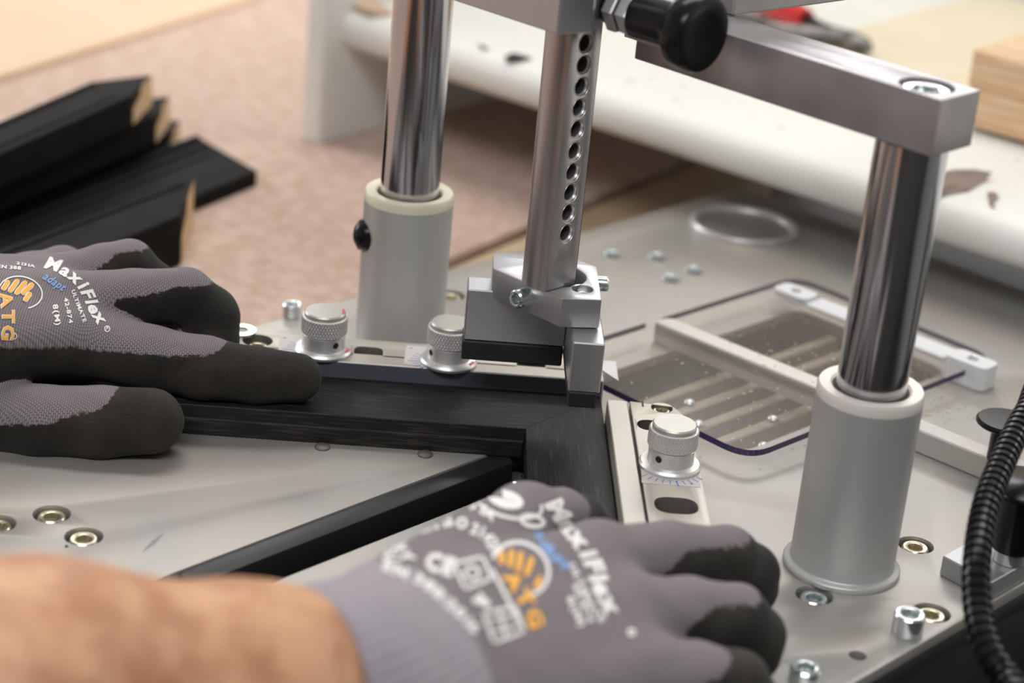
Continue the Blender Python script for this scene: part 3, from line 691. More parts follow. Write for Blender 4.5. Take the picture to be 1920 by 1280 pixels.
jl = xy(866, 672, zp).x; fy = xy(1060, 762, zp).y; fx0 = xy(1060, 762, zp).x; fx1 = xy(1116, 765, zp).x
PX = fx0
jaw = build('jaw', prism([(jl, PC.y), (PX+.02, PC.y), (PX+.02, PC.y+1.35), (jl, PC.y+1.35)], zp+.80, zbk+.25, .05), HEADALU, press)
jaw['label'] = 'left pressing jaw'
build('rubber_pad', prism([(jl-.03, PC.y-.06), (PX-.02, PC.y-.06), (PX-.02, PC.y+1.35), (jl-.03, PC.y+1.35)], zp, zp+.79, .05), RUBBER, jaw)
jaw2 = build('jaw', prism([(PX+.03, fy), (fx1+.1, fy), (fx1+.1, PC.y+1.35), (PX+.03, PC.y+1.35)], zp+.62, zbk-.04, .05), HEADALU, press)
build('rubber_pad', prism([(PX+.08, fy+.0), (fx1, fy+.0), (fx1, PC.y+1.3), (PX+.08, PC.y+1.3)], zp, zp+.61, .05), RUBBER, jaw2)
build('jaw_web', prism([(jl+1.0, PC.y+.7), (PX+.02, PC.y+.7), (PX+.02, PC.y+1.35), (jl+1.0, PC.y+1.35)], zp+1.5, zbk-.02), HEADALU, jaw)

# ---- clear guard with white bars
gz0, gz1 = .50, .78
bar_a = xy(1225, 622, .5); bar_b = xy(1925, 893, .9)
bd = (bar_b-bar_a).normalized(); bn = Vector((-bd.y, bd.x))
g_out = roundrect([gp(0, 0), gp(GL, 0), gp(GL, GW), gp(0, GW)], 1.3, 8)
def clip(poly, p, n):   # keep the side n of a line through p
    out = []
    for i, a in enumerate(poly):
        b = poly[(i+1) % len(poly)]; a = Vector(a); b = Vector(b); da = (a-p).dot(n); db = (b-p).dot(n)
        if da >= 0: out.append(a)
        if da*db < 0: out.append(a.lerp(b, da/(da-db)))
    return out
for side in (-1, 1):
    pol = clip(g_out, bar_a+bn*(0 if side < 0 else 1.05), bn*side)
    gm = build('guard_panel', prism(pol, gz0, gz1), GLASSY, press); gm['label'] = 'clear dusty acrylic guard'
    ep = bmesh.new(); n = len(pol)
    for i in range(n):
        a, b = Vector(pol[i]), Vector(pol[(i+1) % n])
        if abs((a-bar_a).dot(bn)-(0 if side < 0 else 1.05)) < .01 and abs((b-bar_a).dot(bn)-(0 if side < 0 else 1.05)) < .01: continue
        t = (b-a).normalized() if (b-a).length > 1e-6 else Vector((1, 0)); o_ = Vector((t.y, -t.x))*.012*(1 if area2(pol) > 0 else -1)
        a, b = a+o_, b+o_
        ep.faces.new([ep.verts.new((a.x, a.y, gz0+.01)), ep.verts.new((b.x, b.y, gz0+.01)), ep.verts.new((b.x, b.y, gz1-.01)), ep.verts.new((a.x, a.y, gz1-.01))])
    build('guard_edge', ep, EDGE, gm)
build('guard_bar', prism([bar_a, bar_b+bd*3, bar_b+bd*3+bn*1.0, bar_a+bn*1.0+bd*.3, bar_a+bn*.7], .01, 1.0, .06), mat('dusty_bar', (.62, .59, .54), .5, .42, bump=(2500, .3, .05), var=(50, .2, (.56, .54, .52))), press)
h0 = xy(1445, 550, .8); h1 = xy(1846, 706, .8); hd = (h1-h0).normalized(); hn = Vector((-hd.y, hd.x)); HL = (h1-h0).length
segs = ((0, 1.9), (1.95, HL-2.1), (HL-2.05, HL))
for k, (a, b) in enumerate(segs):
    pol = [h0+hd*a, h0+hd*b, h0+hd*b+hn*1.25, h0+hd*a+hn*1.25]
    if k == 1: pol = [p-hn*.0 for p in pol]; o = build('hinge_strip', prism(pol, gz1+.01, .98, .08), WHITEPL, press)
    else: o = build('hinge_block', prism(roundrect(pol, .4), .01 if k == 2 else gz1+.01, 1.12, .06, seg=2), WHITEPL, press); build('hinge_screw', screw_bm(h0+hd*((a+b)/2)+hn*.6, .26, .06, 1.13), STEEL, o)

# sawdust lying on the plate round the guard
bm = bmesh.new()
for k in range(420):
    if k % 3: q_ = gp(random.uniform(-.5, GL+1), random.uniform(-.5, GW+.5)); zq = gz1+.005
    else: q_ = xy(random.uniform(1730, 1920), random.uniform(700, 800)); zq = .012
    inside = all((q_-gp(0, 0)).dot(gu) > 0.3 for _ in (0,)) and 0.4 < (q_-gF).dot(gu) < GL-.4 and .4 < (q_-gF).dot(gv) < GW-.4
    if not inside: zq = .012
    if -.1 < (q_-bar_a).dot(bn) < 1.15: zq = 1.008
    if 0 < (q_-h0).dot(hn) < 1.3 and 0 < (q_-h0).dot(hd) < HL: continue
    s_ = random.uniform(.015, .06); bm = prism(rect(q_, random.uniform(0, 180), s_*random.uniform(1, 2.5), s_), zq, zq+.02, 0, bm)
o = build('sawdust', bm, mat('sawdust', (.72, .60, .42), 0, .9)); tag(o, 'pale sawdust specks scattered over the clear guard and plate', 'sawdust', kind='stuff')
# ---- right-hand stop: mushroom knobs, block
def mush(c, z0, r, h, stem, m=BLACKPL, axis=(0, 0, 1)):
    o = build('clamp_knob', lathe([(0, 0), (stem*.95, 0), (stem, .1), (stem, h-.45), (stem*1.05, h-.35), (r*.92, h-.26), (r, h-.18), (r, h-.08), (r*.93, h), (0, h+.02)], (c[0], c[1], z0), axis, 40), m, press, smooth=40); o['label'] = 'black mushroom shaped knob'; return o
kc = xy(1872, 862, 1.0); mush(kc, 1.01, 1.15, 1.75, .48)
kc2 = xy(1893, 1045, .9); mush((kc2.x, kc2.y), 1.30, 1.5, 2.6, .75)
build('knob_stud', lathe([(0, 0), (.6, 0), (.6, .5), (0, .5)], (kc2.x, kc2.y, .82), (0, 0, 1), 24), STEEL, press, smooth=40)
b0 = xy(1778, 1093, 0); bA = xy(1853, 1128, 0)
sdir = u45
blk2 = [bA, bA+u45*8, bA+u45*8-n45*2.1, bA-n45*2.1]
build('stop_block', prism([bA, bA+u45*9, bA+u45*9-n45*2.2, bA-n45*2.2+u45*.2], -.0+.01, .80, .04), HEADALU, press)

# ------------------------------------------------------------------ corrugated hose
hose = thing('hose', (20, 60, 3), 'black corrugated hose curving down at the right edge over the press', 'hose')
ctrl = [Vector((46, 70, -40)), Vector((44, 74, -12)), Vector((38, 78, 3)), Vector((31, 77, 7.2)), at(1990, 680, 6.6), at(1925, 775, 6.1), at(1882, 860, 5.6), at(1848, 950, 5.0), at(1832, 1050, 4.2), at(1832, 1130, 3.4), at(1846, 1200, 2.8), at(1880, 1260, 2.3), at(1960, 1340, 1.6), Vector((25.5, 57, -1.5)), Vector((31, 52, -14)), Vector((33, 50, -40))]
def cat(P, t):
    n = len(P)-1; i = min(int(t*n), n-1); f = t*n-i
    p0, p1, p2, p3 = P[max(i-1, 0)], P[i], P[i+1], P[min(i+2, n)]
    return .5*((2*p1)+(p2-p0)*f+(2*p0-5*p1+4*p2-p3)*f*f+(3*p1-p0-3*p2+p3)*f**3)
N = 6000; fine = [cat(ctrl, i/(N-1)) for i in range(N)]; pts = [fine[0]]; acc_ = 0.0
for p, q in zip(fine, fine[1:]):                 # even steps along the hose
    acc_ += (q-p).length
    if acc_ >= .036: pts.append(q); acc_ -= .036
per = 10
def rib(i):
    f = (i % per)/per; return .40+.075*(1 if .12 < f < .62 else 0)
build('corrugated_tube', tube(pts, .4, 20, rf=rib), BLACKPL, hose, smooth=35)

# ------------------------------------------------------------------ picture frame rails being joined
ZTOP = 1.22; XI = 4.66; YI = 73.02
def rail(name, label, prof, axis):
    t = None
    bm = bmesh.new()
    n = len(prof)
    def pt(w_, z, end):
        # w_ = distance from the outer edge; mitre end or far end
        if axis == 'x': return (XF-.02-w_*(XF-XI)/(YF-YI) if end == 0 else -30, YF-w_, z)
        return (XF-w_*(XF-XI)/(YF-YI), YF-.0-w_ if end == 0 else 38, z)
    A = [bm.verts.new(pt(w_, z, 0)) for w_, z in prof]; B = [bm.verts.new(pt(w_, z, 1)) for w_, z in prof]
    bm.faces.new(A); bm.faces.new(B)
    for i in range(n): bm.faces.new((A[i], A[(i+1) % n], B[(i+1) % n], B[i]))
    return tag(build(name, bm, GRAIN), label, 'frame rail')
WD = YF-YI
prof = [(0.0, .012), (0.0, ZTOP-.03), (.03, ZTOP), (WD-.04, ZTOP), (WD-.01, ZTOP-.03), (WD-.01, .70), (WD+.06, .64), (WD+.06, .012)]
r1 = rail('frame_rail', 'black wooden frame rail lying under the left glove along the back fence', prof, 'x')
prof2 = [(0.02, .012), (0.02, ZTOP-.03), (.05, ZTOP-.002), (WD-.04, ZTOP-.002), (WD-.01, ZTOP-.03), (WD-.01, .012)]
GR2 = GRAIN.copy(); GR2.name = 'black_open_grain_veneer_cross'
for nd in GR2.node_tree.nodes:
    if nd.type == 'MAPPING': nd.inputs['Scale'].default_value = (700, 40, 700)
r2 = rail('frame_rail', 'black wooden frame rail lying along the right fence beside the right glove', prof2, 'y')
r2.data.materials[0] = GR2
# ------------------------------------------------------------------ gloved hands: a smooth-blended distance field, meshed by surface nets
def sdf_mesh(groups, res=.11, smooth_it=2, cut=None):
    """groups: list of (k_inside, k_to_rest, [(a, b, ra, rb), ...])"""
    allp = [p for g in groups for p in g[2]]
    lo = np.min([np.minimum(np.array(a)-ra, np.array(b)-rb) for a, b, ra, rb in allp], axis=0)-.6
    hi = np.max([np.maximum(np.array(a)+ra, np.array(b)+rb) for a, b, ra, rb in allp], axis=0)+.6
    n = np.ceil((hi-lo)/res).astype(int)+1
    X, Y, Z = [(lo[i]+res*np.arange(n[i])).astype(np.float32) for i in range(3)]
    gx, gy, gz = X[:, None, None], Y[None, :, None], Z[None, None, :]
    def cone(a, b, ra, rb):
        a = np.array(a, dtype=np.float32); b = np.array(b, dtype=np.float32); d = b-a; L2 = float(d@d)+1e-9
        t = np.clip(((gx-a[0])*d[0]+(gy-a[1])*d[1]+(gz-a[2])*d[2])/L2, 0, 1)
        return np.sqrt((gx-a[0]-t*d[0])**2+(gy-a[1]-t*d[1])**2+(gz-a[2]-t*d[2])**2)-(ra+(rb-ra)*t)
    def smin(a, b, k):
        h = np.clip(.5+.5*(b-a)/k, 0, 1); return b+(a-b)*h-k*h*(1-h)
    f = None
    for kin, kout, prims in groups:
        g = None
        for p in prims:
            c = cone(*p); g = c if g is None else smin(g, c, kin)
        f = g if f is None else smin(f, g, kout)
    if cut is not None:
        for p0, nn_ in cut:
            f = np.maximum(f, (gx-p0[0])*nn_[0]+(gy-p0[1])*nn_[1]+(gz-p0[2])*nn_[2])
    s = f < 0
    acc = np.zeros(tuple(n-1)+(3,), np.float32); cnt = np.zeros(tuple(n-1), np.float32)
    I = np.stack(np.meshgrid(*[np.arange(k) for k in n], indexing='ij'), -1)
    for ax in range(3):
        sl0 = [slice(None)]*3; sl1 = [slice(None)]*3; sl0[ax] = slice(0, -1); sl1[ax] = slice(1, None)
        f0, f1 = f[tuple(sl0)], f[tuple(sl1)]; cr = s[tuple(sl0)] != s[tuple(sl1)]
        idx = np.argwhere(cr); t = f0[cr]/(f0[cr]-f1[cr]); pos = idx.astype(np.float32); pos[:, ax] += t
        o1, o2 = [a for a in range(3) if a != ax]
        for d1 in (0, -1):
            for d2 in (0, -1):
                c = idx.copy(); c[:, o1] += d1; c[:, o2] += d2
                ok = np.all((c >= 0) & (c < n-1), axis=1); cc_ = c[ok]
                np.add.at(acc, tuple(cc_.T), pos[ok]); np.add.at(cnt, tuple(cc_.T), 1)
    act = cnt > 0; vid = -np.ones(cnt.shape, int); vid[act] = np.arange(act.sum())
    V = acc[act]/cnt[act][:, None]; V = lo+V*res
    Fs = []
    for ax in range(3):
        sl0 = [slice(None)]*3; sl1 = [slice(None)]*3; sl0[ax] = slice(0, -1); sl1[ax] = slice(1, None)
        a_, b_ = s[tuple(sl0)], s[tuple(sl1)]; idx = np.argwhere(a_ != b_)
        o1, o2 = [(1, 2), (2, 0), (0, 1)][ax]
        idx = idx[(idx[:, o1] > 0) & (idx[:, o2] > 0) & (idx[:, o1] < n[o1]-1) & (idx[:, o2] < n[o2]-1)]
        q = []
        for d1, d2 in ((-1, -1), (0, -1), (0, 0), (-1, 0)):
            c = idx.copy(); c[:, o1] += d1; c[:, o2] += d2; q.append(vid[tuple(c.T)])
        q = np.stack(q, 1); inside = s[tuple(idx.T)]; q[~inside] = q[~inside][:, ::-1]; Fs.append(q)
    Fq = np.concatenate(Fs)
    for _ in range(smooth_it):
        sm = np.zeros_like(V); ct = np.zeros(len(V))
        for i in range(4):
            j = (i+1) % 4; np.add.at(sm, Fq[:, i], V[Fq[:, j]]); np.add.at(sm, Fq[:, j], V[Fq[:, i]]); np.add.at(ct, Fq[:, i], 1); np.add.at(ct, Fq[:, j], 1)
        V = V*.5+sm/ct[:, None]*.5
    e1 = V[Fq[:, 2]]-V[Fq[:, 0]]; e2 = V[Fq[:, 3]]-V[Fq[:, 1]]; fn = np.cross(e1, e2)
    N = np.zeros_like(V)
    for i in range(4): np.add.at(N, Fq[:, i], fn)
    N /= np.linalg.norm(N, axis=1)[:, None]+1e-9
    return V, Fq, N
def np_object(name, V, Fq, m, parent, origin, attrs=None):
    me = bpy.data.meshes.new(name); o3 = np.array(origin)
    me.vertices.add(len(V)); me.vertices.foreach_set('co', ((V-o3)*S).astype(np.float32).ravel())
    me.loops.add(len(Fq)*4); me.loops.foreach_set('vertex_index', Fq.astype(np.int32).ravel())
    me.polygons.add(len(Fq)); me.polygons.foreach_set('loop_start', np.arange(0, len(Fq)*4, 4, dtype=np.int32))
    me.polygons.foreach_set('use_smooth', np.ones(len(Fq), bool)); me.update(calc_edges=True); me.validate()
    for k, v in (attrs or {}).items():
        if v.ndim == 1: a = me.attributes.new(k, 'FLOAT', 'POINT'); a.data.foreach_set('value', v.astype(np.float32))
        else: a = me.attributes.new(k, 'FLOAT_VECTOR', 'POINT'); a.data.foreach_set('vector', v.astype(np.float32).ravel())
    return finish(name, me, m, parent, origin)
def T3(v): return (v[0], v[1], v[2])
def glove(name, chains, palm, dorsal, hand_axis, parent, origin, cut=None, cuffp=None, kpalm=1.0, dents=()):
    """chains: fingers as lists of (point, radius, coat threshold); palm: list of (a, b, ra, rb, thr)"""
    groups = [(kpalm, 1, [(T3(a), T3(b), ra, rb) for a, b, ra, rb, *_ in palm])]
    P = []
    for a, b, ra, rb, th0, th1 in palm: P.append((a, b, ra, rb, th0, th1))
    for ch in chains:
        pr = []
        for (a, ra, t0), (b, rb, t1) in zip(ch, ch[1:]):
            pr.append((T3(a), T3(b), ra, rb)); P.append((a, b, ra, rb, t0, t1))
        groups.append((.22, .34, pr))
    V, Fq, N = sdf_mesh(groups, cut=cut)
    wsum = np.zeros(len(V)); th = np.zeros(len(V)); kcoord = np.zeros(len(V))
    for a, b, ra, rb, t0, t1 in P:
        a = np.array(a); b = np.array(b); d = b-a; t = np.clip(((V-a)@d)/(d@d), 0, 1)
        dist = np.linalg.norm(V-a-t[:, None]*d, axis=1)-(ra+(rb-ra)*t)
        ww = np.exp(-np.maximum(dist, 0)/.10); wsum += ww; th += ww*(t0+(t1-t0)*t)
    th /= wsum
    dz = np.array(dorsal)/np.linalg.norm(dorsal)
    coat = np.clip(.5+(th-N@dz)*1.2, 0, 1)
    ha = np.array(hand_axis)/np.linalg.norm(hand_axis); sd = np.cross(dz, ha)
    weave = np.stack([(V@sd)*10.5, (V@ha)*10.5, np.zeros(len(V))], 1)
    cuff = np.zeros(len(V))
    if cuffp is not None: cuff = np.clip(((cuffp-V@ha))/.25, 0, 1)
    # small cloth wrinkles
    wr = .022*np.sin(V[:, 0]*2.6+1.7*np.sin(V[:, 1]*1.3+V[:, 2]))*np.sin(V[:, 1]*1.9+V[:, 2]*2.1)
    for (c, ax, r, dep) in dents:
        c = np.array(c); ax = np.array(ax)/np.linalg.norm(ax); q = V-c; al = q@ax; pr = np.linalg.norm(q-al[:, None]*ax, axis=1)
        wr -= dep*np.exp(-(pr/r)**2)*np.exp(-(al/(r*6))**2)
    if cuffp is not None:
        ang = np.arctan2(V@sd-np.mean(V@sd[:, None]) if False else (V-np.array(origin))@sd, (V-np.array(origin))@dz); wr += cuff*.015*np.sin(ang*46)
    V = V+N*wr[:, None]
    o = np_object(name, V, Fq, GLOVE, parent, origin, {'coat': coat, 'cuff': cuff, 'weave': weave})
    bvh = BVHTree.FromPolygons([Vector(v) for v in V], [tuple(int(i) for i in f) for f in Fq])
    return o, bvh

# --- left hand
LHO = (-14, 76, 1.3)
gl = None
person = None
def A_(px, py, Y): return aty(px, py, Y)
W1 = at(-260, 630, 4.6); W2 = at(-250, 590, 4.8); W3 = at(-230, 560, 4.8)
L_palm = [
 (W1, A_(150, 642, 74.6), 1.8, 1.40, .0, .12),
 (W2, A_(125, 572, 76.2), 1.9, 1.35, -.3, -.2),
 (W3, A_(98, 535, 78.2), 1.7, 1.22, -.5, -.3),
 (W3, A_(55, 525, 80.0), 1.5, 1.08, -.5, -.3),
 (at(-230, 690, 3.6), A_(60, 668, 74.8), 1.4, 1.1, .1, .3),
]
L_fing = [
 [(A_(150, 642, 74.6), 1.36, .10), (A_(290, 672, 74.2), 1.24, .38), (A_(385, 690, 74.0), 1.20, .62), (A_(480, 703, 74.0), 1.08, 1.9), (A_(556, 708, 74.1), .97, 2)],
 [(A_(125, 572, 76.2), 1.30, -.2), (A_(250, 560, 76.4), 1.16, .30), (A_(348, 555, 76.6), 1.10, .55), (A_(395, 592, 76.6), 1.10, 1.2), (A_(398, 636, 76.2), 1.08, 2)],
 [(A_(98, 535, 78.2), 1.16, -.1), (A_(200, 508, 78.7), 1.10, .45), (A_(240, 500, 78.8), 1.08, .72), (A_(290, 540, 79.0), .98, 1.2), (A_(305, 590, 79.0), .9, 2)],
 [(A_(55, 525, 80.0), 1.05, -.3), (A_(118, 505, 81.0), .96, .5), (A_(170, 545, 81.2), .88, 1.5), (A_(180, 585, 81), .8, 2)],
 [(at(-280, 720, 3.6), 1.5, -.1), (A_(-60, 780, 71.9), 1.5, .0), (A_(80, 790, 71.2), 1.36, .22), (A_(190, 791, 71.1), 1.34, .55), (A_(283, 789, 71.1), 1.24, 2.0)],
]
# --- right hand
def B_(px, py, z): return at(px, py, z)
R_palm = [
 (B_(670, 1195, 5.0), B_(985, 978, 4.3), 1.75, 1.26, -.8, -.6),
 (B_(690, 1240, 5.2), B_(1120, 1062, 4.4), 1.9, 1.45, -.8, -.5),
 (B_(720, 1290, 4.9), B_(1170, 1160, 4.0), 1.9, 1.42, -.8, -.4),
 (B_(760, 1350, 4.2), B_(1190, 1270, 3.4), 1.8, 1.35, -.8, -.1),
]
R_fing = [
 [(B_(985, 978, 4.3), 1.22, -.6), (B_(1052, 968, 4.0), .90, .2), (B_(1088, 972, 3.2), .80, 2), (B_(1108, 976, 2.3), .72, 2)],
 [(B_(1120, 1062, 4.4), 1.30, -.5), (B_(1250, 1042, 3.9), 1.10, .60), (B_(1362, 1048, 3.2), 1.06, .78), (B_(1402, 1074, 2.3), 1.02, 2), (B_(1410, 1102, 1.6), .90, 2)],
 [(B_(1170, 1160, 4.0), 1.30, -.4), (B_(1290, 1150, 3.7), 1.12, .58), (B_(1378, 1158, 3.0), 1.06, .75), (B_(1412, 1195, 2.2), 1.02, 2), (B_(1412, 1225, 1.6), .9, 2)],
 [(B_(1190, 1272, 3.4), 1.24, .1), (B_(1300, 1268, 3.1), 1.05, .5), (B_(1380, 1280, 2.4), 1.0, 1.4), (B_(1410, 1310, 1.5), .88, 2)],
 [(B_(760, 1130, 3.6), 1.2, -.6), (B_(900, 1050, 2.6), 1.1, .6), (B_(1000, 1040, 2.0), .9, 1.8)],
]
fa0, fa1 = B_(-420, 1440, 8.0), B_(60, 1320, 6.4); fa2, fa3 = B_(470, 1300, 5.4), B_(700, 1262, 5.0)
hemc = B_(560, 1240, 5.3); hemn = (B_(690, 1235, 5.2)-B_(470, 1290, 5.4)).normalized()
R_palm_full = R_palm+[(B_(430, 1320, 5.4), B_(640, 1270, 5.1), 2.95, 2.35, -3, -3), (B_(640, 1270, 5.1), B_(760, 1240, 4.9), 2.3, 1.9, -3, -1.5)]
pb = bmesh.new()
# the body: one mesh, both bare forearms (only the right one is in the picture)
sk, fq, nn_ = sdf_mesh([(1.2, 1.2, [(T3(fa0), T3(fa1), 4.1, 3.45), (T3(fa1), T3(fa2), 3.45, 2.75), (T3(fa2), T3(fa3), 2.75, 1.9)])], res=.22)
sk2, fq2, _ = sdf_mesh([(1.2, 1.2, [(T3(at(-1000, 700, 10)), T3(at(-500, 620, 5.6)), 4.0, 2.9), (T3(at(-500, 620, 5.6)), T3(W1), 2.9, 1.7)])], res=.25)
PO = (fa1.x, fa1.y, 2.0)
person = thing('person', PO, 'person in grey knit gloves with bare tanned forearm pressing the black frame corner', 'person')
np_object('forearm', sk, fq, SKIN, person, PO); np_object('forearm', sk2, fq2, SKIN, person, T3(W1))
lg, lbvh = glove('glove', L_fing, L_palm, (0, .12, .99), (1, -.02, 0), person, LHO, kpalm=.9,
   dents=((A_(338, 700, 73.0), (.1, -.3, 1), .16, .10), (A_(330, 650, 73.4), (.2, -.3, 1), .14, .06)))
lg['label'] = 'left grey knit glove with black coated fingers'
ha = (hemn.x, hemn.y, hemn.z)
cuff_at = float(np.dot(np.array(B_(800, 1200, 5.0)), np.array(ha)))
rg, rbvh = glove('glove', R_fing, R_palm_full, (-.05, -.15, .98), ha, person, T3(B_(700, 1262, 5.0)), kpalm=1.0,
   cut=[(T3(hemc), (-hemn.x, -hemn.y, -hemn.z))], cuffp=cuff_at)
rg['label'] = 'right grey knit glove with pale ribbed cuff'
HN = lathe([(3.02, 0), (3.10, .12), (3.02, .28), (2.9, .1), (3.02, 0)], hemc-hemn*.1, hemn, 48) if False else None

# --- printing on the gloves: lettering laid onto the knit surface
def lay(name, polys_px, bvh, m, parent, off=.03):
    bm = bmesh.new()
    for verts, faces in polys_px:
        vs = []
        for (x, y) in verts:
            d = ray(x, y).normalized(); h = bvh.ray_cast(CAMP, d)
            vs.append(bm.verts.new(h[0]+h[1]*off*(1 if h[1].dot(d) < 0 else -1)) if h[0] is not None else None)
        for f in faces:
            if any(vs[i] is None for i in f) or len(set(f)) < 3: continue
            try: bm.faces.new([vs[i] for i in f])
            except ValueError: pass
    bmesh.ops.delete(bm, geom=[v for v in bm.verts if not v.link_faces], context='VERTS')
    if not bm.faces: bm.free(); return None
    bad = [f for f in bm.faces if max(e.calc_length() for e in f.edges) > 1.2]
    bmesh.ops.delete(bm, geom=bad, context='FACES')
    o = build(name, bm, m, parent); return o
GL = {}
def glyph(ch, bold=.02):
    if (ch, bold) in GL: return GL[(ch, bold)]
    cu = bpy.data.curves.new('t', 'FONT'); cu.body = ch; cu.size = 1; cu.resolution_u = 2; cu.offset = bold
    o = bpy.data.objects.new('t', cu); C.objects.link(o); me = bpy.data.meshes.new_from_object(o.evaluated_get(bpy.context.evaluated_depsgraph_get()))
    bm = bmesh.new(); bm.from_mesh(me); bmesh.ops.remove_doubles(bm, verts=bm.verts, dist=.002); bmesh.ops.triangulate(bm, faces=bm.faces)
    for _ in range(2):
        es = [e for e in bm.edges if e.calc_length() > .16]
        if es: bmesh.ops.subdivide_edges(bm, edges=es, cuts=1); bmesh.ops.triangulate(bm, faces=bm.faces)
    bm.verts.index_update(); v = [(p.co.x, p.co.y) for p in bm.verts]; f = [tuple(q.index for q in p.verts) for p in bm.faces]; bm.free()
    wdt = max([p[0] for p in v] or [.3]); bpy.data.objects.remove(o); bpy.data.meshes.remove(me); bpy.data.curves.remove(cu)
    GL[(ch, bold)] = (v, f, wdt); return GL[(ch, bold)]
def text_path(txt, path, h, bold=.02, fit=True, sx=1.0, shear=0.0):
    """baseline follows path (pixels); letters stand to the left of the walking direction"""
    P = [Vector(p) for p in path]; seg = [(b-a).length for a, b in zip(P, P[1:])]; tot = sum(seg)
    ws = [(glyph(c, bold)[2]+.07 if c != ' ' else .3) for c in txt]; k = tot/sum(ws) if fit else h*sx
    def pos(s):
        s = max(0, min(s, tot-1e-4)); i = 0
        while i < len(seg)-1 and s > seg[i]: s -= seg[i]; i += 1
        return P[i].lerp(P[i+1], s/seg[i])
    out = []; s = 0
    for c, w_ in zip(txt, ws):
        if c != ' ':
            v, f, _ = glyph(c, bold); mid = s+w_*k/2; t = (pos(mid+4)-pos(mid-4)).normalized(); up = Vector((t.y, -t.x)); p0 = pos(mid)
            out.append(([tuple(p0+t*((x-w_/2)*k+shear*y*h)+up*(y*h)) for x, y in v], f))
        s += w_*k
    return out
def ringpx(c, rx, ry, th, rot=0, a0=0, a1=360, n=40):
    v = []; f = []
    for i in range(n+1):
        a = R(a0+(a1-a0)*i/n)
        for k in (0, 1):
            x, y = (rx-th*k)*math.cos(a), (ry-th*k)*math.sin(a); v.append((c[0]+x*math.cos(R(rot))-y*math.sin(R(rot)), c[1]+x*math.sin(R(rot))+y*math.cos(R(rot))))
    for i in range(n): f.append((2*i, 2*i+1, 2*i+3, 2*i+2))
    return (v, f)
def barpx(a, b, w_):
    a, b = Vector(a), Vector(b); t = (b-a).normalized(); nn2 = Vector((-t.y, t.x))*w_/2; L = (b-a).length; k = 6; v = []; f = []
    for i in range(k+1):
        p = a.lerp(b, i/k); s = 1 if 0 < i < k else .55; v += [tuple(p+nn2*s), tuple(p-nn2*s)]
    for i in range(k): f.append((2*i, 2*i+1, 2*i+3, 2*i+2))
    return (v, f)
def boxpx(pts, w_): return [barpx(pts[i], pts[(i+1) % len(pts)], w_) for i in range(len(pts))]
# left glove
lay('lettering', text_path('MaxiFlex', [(80, 502), (98, 507), (118, 517), (136, 529), (149, 543), (158, 562), (168, 586), (186, 612)], 32, .035, shear=.25), lbvh, PRINTW, lg)
lay('registered_mark', [ringpx((201, 617), 5.5, 6, 1.6), barpx((199, 620), (201, 613), 1.5), barpx((201, 613), (203, 617), 1.4)], lbvh, PRINTW, lg)
lay('lettering', text_path('ULTIMATE', [(133, 545), (140, 565), (148, 585), (156, 606)], 10, .03), lbvh, PRINTW, lg); lay('lettering', text_path('42-874', [(119, 560), (124, 582), (129, 608)], 11, .03), lbvh, PRINTW, lg); lay('lettering', text_path('8(M)', [(98, 572), (101, 590), (104, 612)], 14, .03), lbvh, PRINTW, lg)
lay('script_lettering', text_path('adapt', [(78, 522), (95, 533), (117, 547)], 22, .02, shear=.3), lbvh, PRINTB, lg)
lay('logo_ring', [ringpx((38, 549), 42, 31, 2.4, 10, -170, 62)], lbvh, PRINTW, lg)
st = []
for (a, b) in (((4, 545), (16, 527)), ((16, 549), (34, 525)), ((28, 553), (49, 528)), ((40, 553), (62, 532)), ((45, 566), (57, 549))): st.append((a, b))
lay('logo_outline', [barpx(a, b, 10.5) for a, b in st], lbvh, PRINTW, lg, .028)
lay('logo_stripes', [barpx(a, b, 7.5) for a, b in st], lbvh, PRINTO, lg, .045)
gt = text_path('ATG', [(-2, 552), (4, 585), (4, 612), (2, 640)], 32, .055)
lay('logo_letter_outline', gt, lbvh, PRINTW, lg, .028); lay('logo_letters', text_path('ATG', [(-2, 552), (4, 585), (4, 612), (2, 640)], 32, .02), lbvh, PRINTO, lg, .045)
lay('registered_mark', [ringpx((26, 630), 5.5, 6, 1.5), barpx((24, 633), (26, 627), 1.4)], lbvh, PRINTW, lg)
lay('lettering', text_path('EN 388', [(-6, 503), (40, 507)], 9, .03), lbvh, PRINTW, lg); lay('lettering', text_path('2131A', [(30, 496), (66, 503)], 7, .03), lbvh, PRINTW, lg)
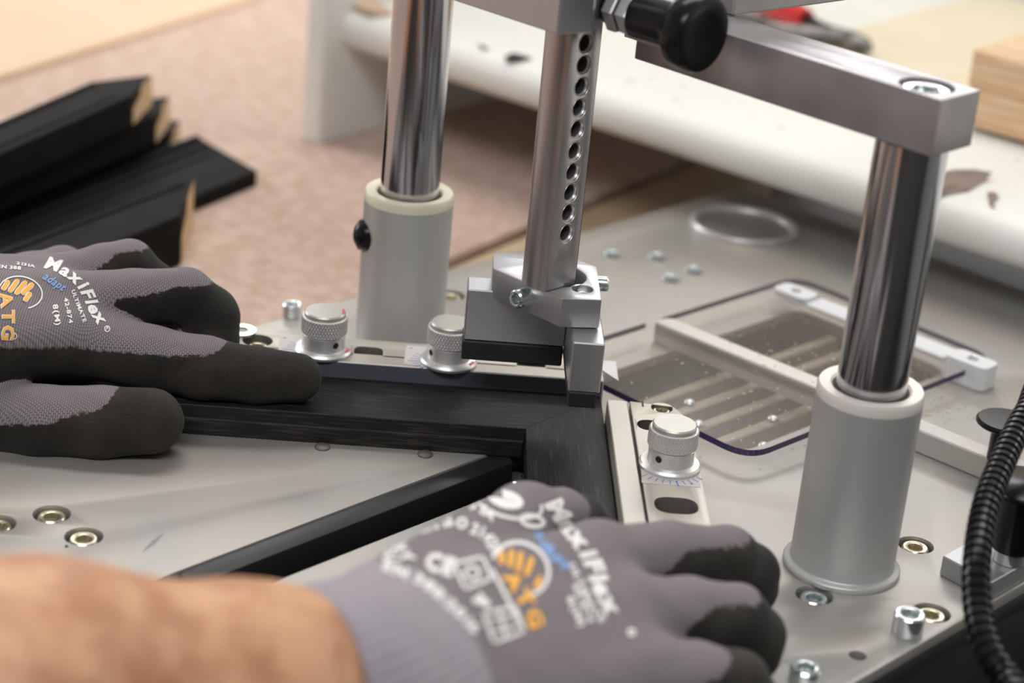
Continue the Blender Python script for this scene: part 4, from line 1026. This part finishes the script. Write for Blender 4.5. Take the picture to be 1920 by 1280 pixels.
# right glove
lay('lettering', text_path('MaxiFlex', [(1020, 945), (1040, 975), (1062, 1005), (1085, 1035), (1100, 1068), (1112, 1105), (1140, 1160)], 44, .06, shear=.2), rbvh, PRINTW, rg)
lay('registered_mark', [ringpx((1183, 1186), 8, 8, 5)], rbvh, PRINTW, rg)
lay('lettering', text_path('ULTIMATE', [(1066, 1060), (1085, 1100), (1110, 1150), (1128, 1170)], 15, .05), rbvh, PRINTW, rg); lay('lettering', text_path('42-874', [(1072, 1098), (1086, 1130), (1104, 1170)], 15, .05), rbvh, PRINTW, rg); lay('lettering', text_path('8(M)', [(1062, 1122), (1074, 1150), (1088, 1178)], 16, .05), rbvh, PRINTW, rg)
lay('script_lettering', text_path('adapt', [(1000, 1000), (1020, 1035), (1060, 1072)], 30, .04, shear=.3), rbvh, PRINTB, rg)
lay('by_mark', [ringpx((997, 977), 25, 14, 8, 10)], rbvh, PRINTW, rg)
lay('emblem', [ringpx((948, 937), 34, 17, 16.5, 15), ringpx((955, 944), 64, 30, 6, 12, -20, 165)], rbvh, PRINTW, rg)
lay('logo_ring', [ringpx((975, 1068), 58, 52, 7, 30, -190, 55), barpx((922, 1068), (975, 1170), 7)], rbvh, PRINTW, rg)
st = [((940, 1060), (941, 1035)), ((955, 1066), (960, 1032)), ((970, 1074), (977, 1036)), ((985, 1082), (998, 1045)), ((1003, 1105), (1013, 1082))]
lay('logo_stripes', [barpx(a, b, 11) for a, b in st], rbvh, PRINTO, rg, .04)
lay('logo_letters', text_path('ATG', [(942, 1084), (965, 1120), (985, 1150), (995, 1185)], 38, .05), rbvh, PRINTO, rg, .04)
lay('ce_mark', text_path('CE', [(795, 1066), (850, 1082)], 46, .06), rbvh, PRINTW, rg)
lay('approval_mark', text_path('UK', [(722, 1040), (772, 1030)], 18, .06)+text_path('CA', [(718, 1052), (785, 1048)], 16, .06), rbvh, PRINTW, rg)
lay('lettering', text_path('EN ISO 21420', [(790, 1000), (850, 985), (905, 1010), (930, 1045)], 28, .06), rbvh, PRINTW, rg); lay('lettering', text_path('EN 388:2016', [(716, 1068), (790, 1098), (850, 1150), (890, 1192)], 26, .06), rbvh, PRINTW, rg); lay('lettering', text_path('2131A', [(850, 960), (890, 955), (925, 980)], 24, .05), rbvh, PRINTW, rg)
lay('pictogram', [b for b in boxpx([(850, 1058), (905, 1045), (922, 1085), (872, 1105)], 6)]+[ringpx((885, 1075), 16, 14, 6)], rbvh, PRINTW, rg)
lay('pictogram', [b for b in boxpx([(905, 1150), (965, 1138), (982, 1185), (925, 1205)], 6)]+[barpx((915, 1165), (972, 1153), 5), barpx((920, 1185), (978, 1170), 5), barpx((935, 1145), (950, 1200), 5)], rbvh, PRINTW, rg)
lay('pictogram', [barpx((885, 1125), (918, 1132), 12), barpx((898, 1112), (912, 1140), 9)], rbvh, PRINTW, rg)
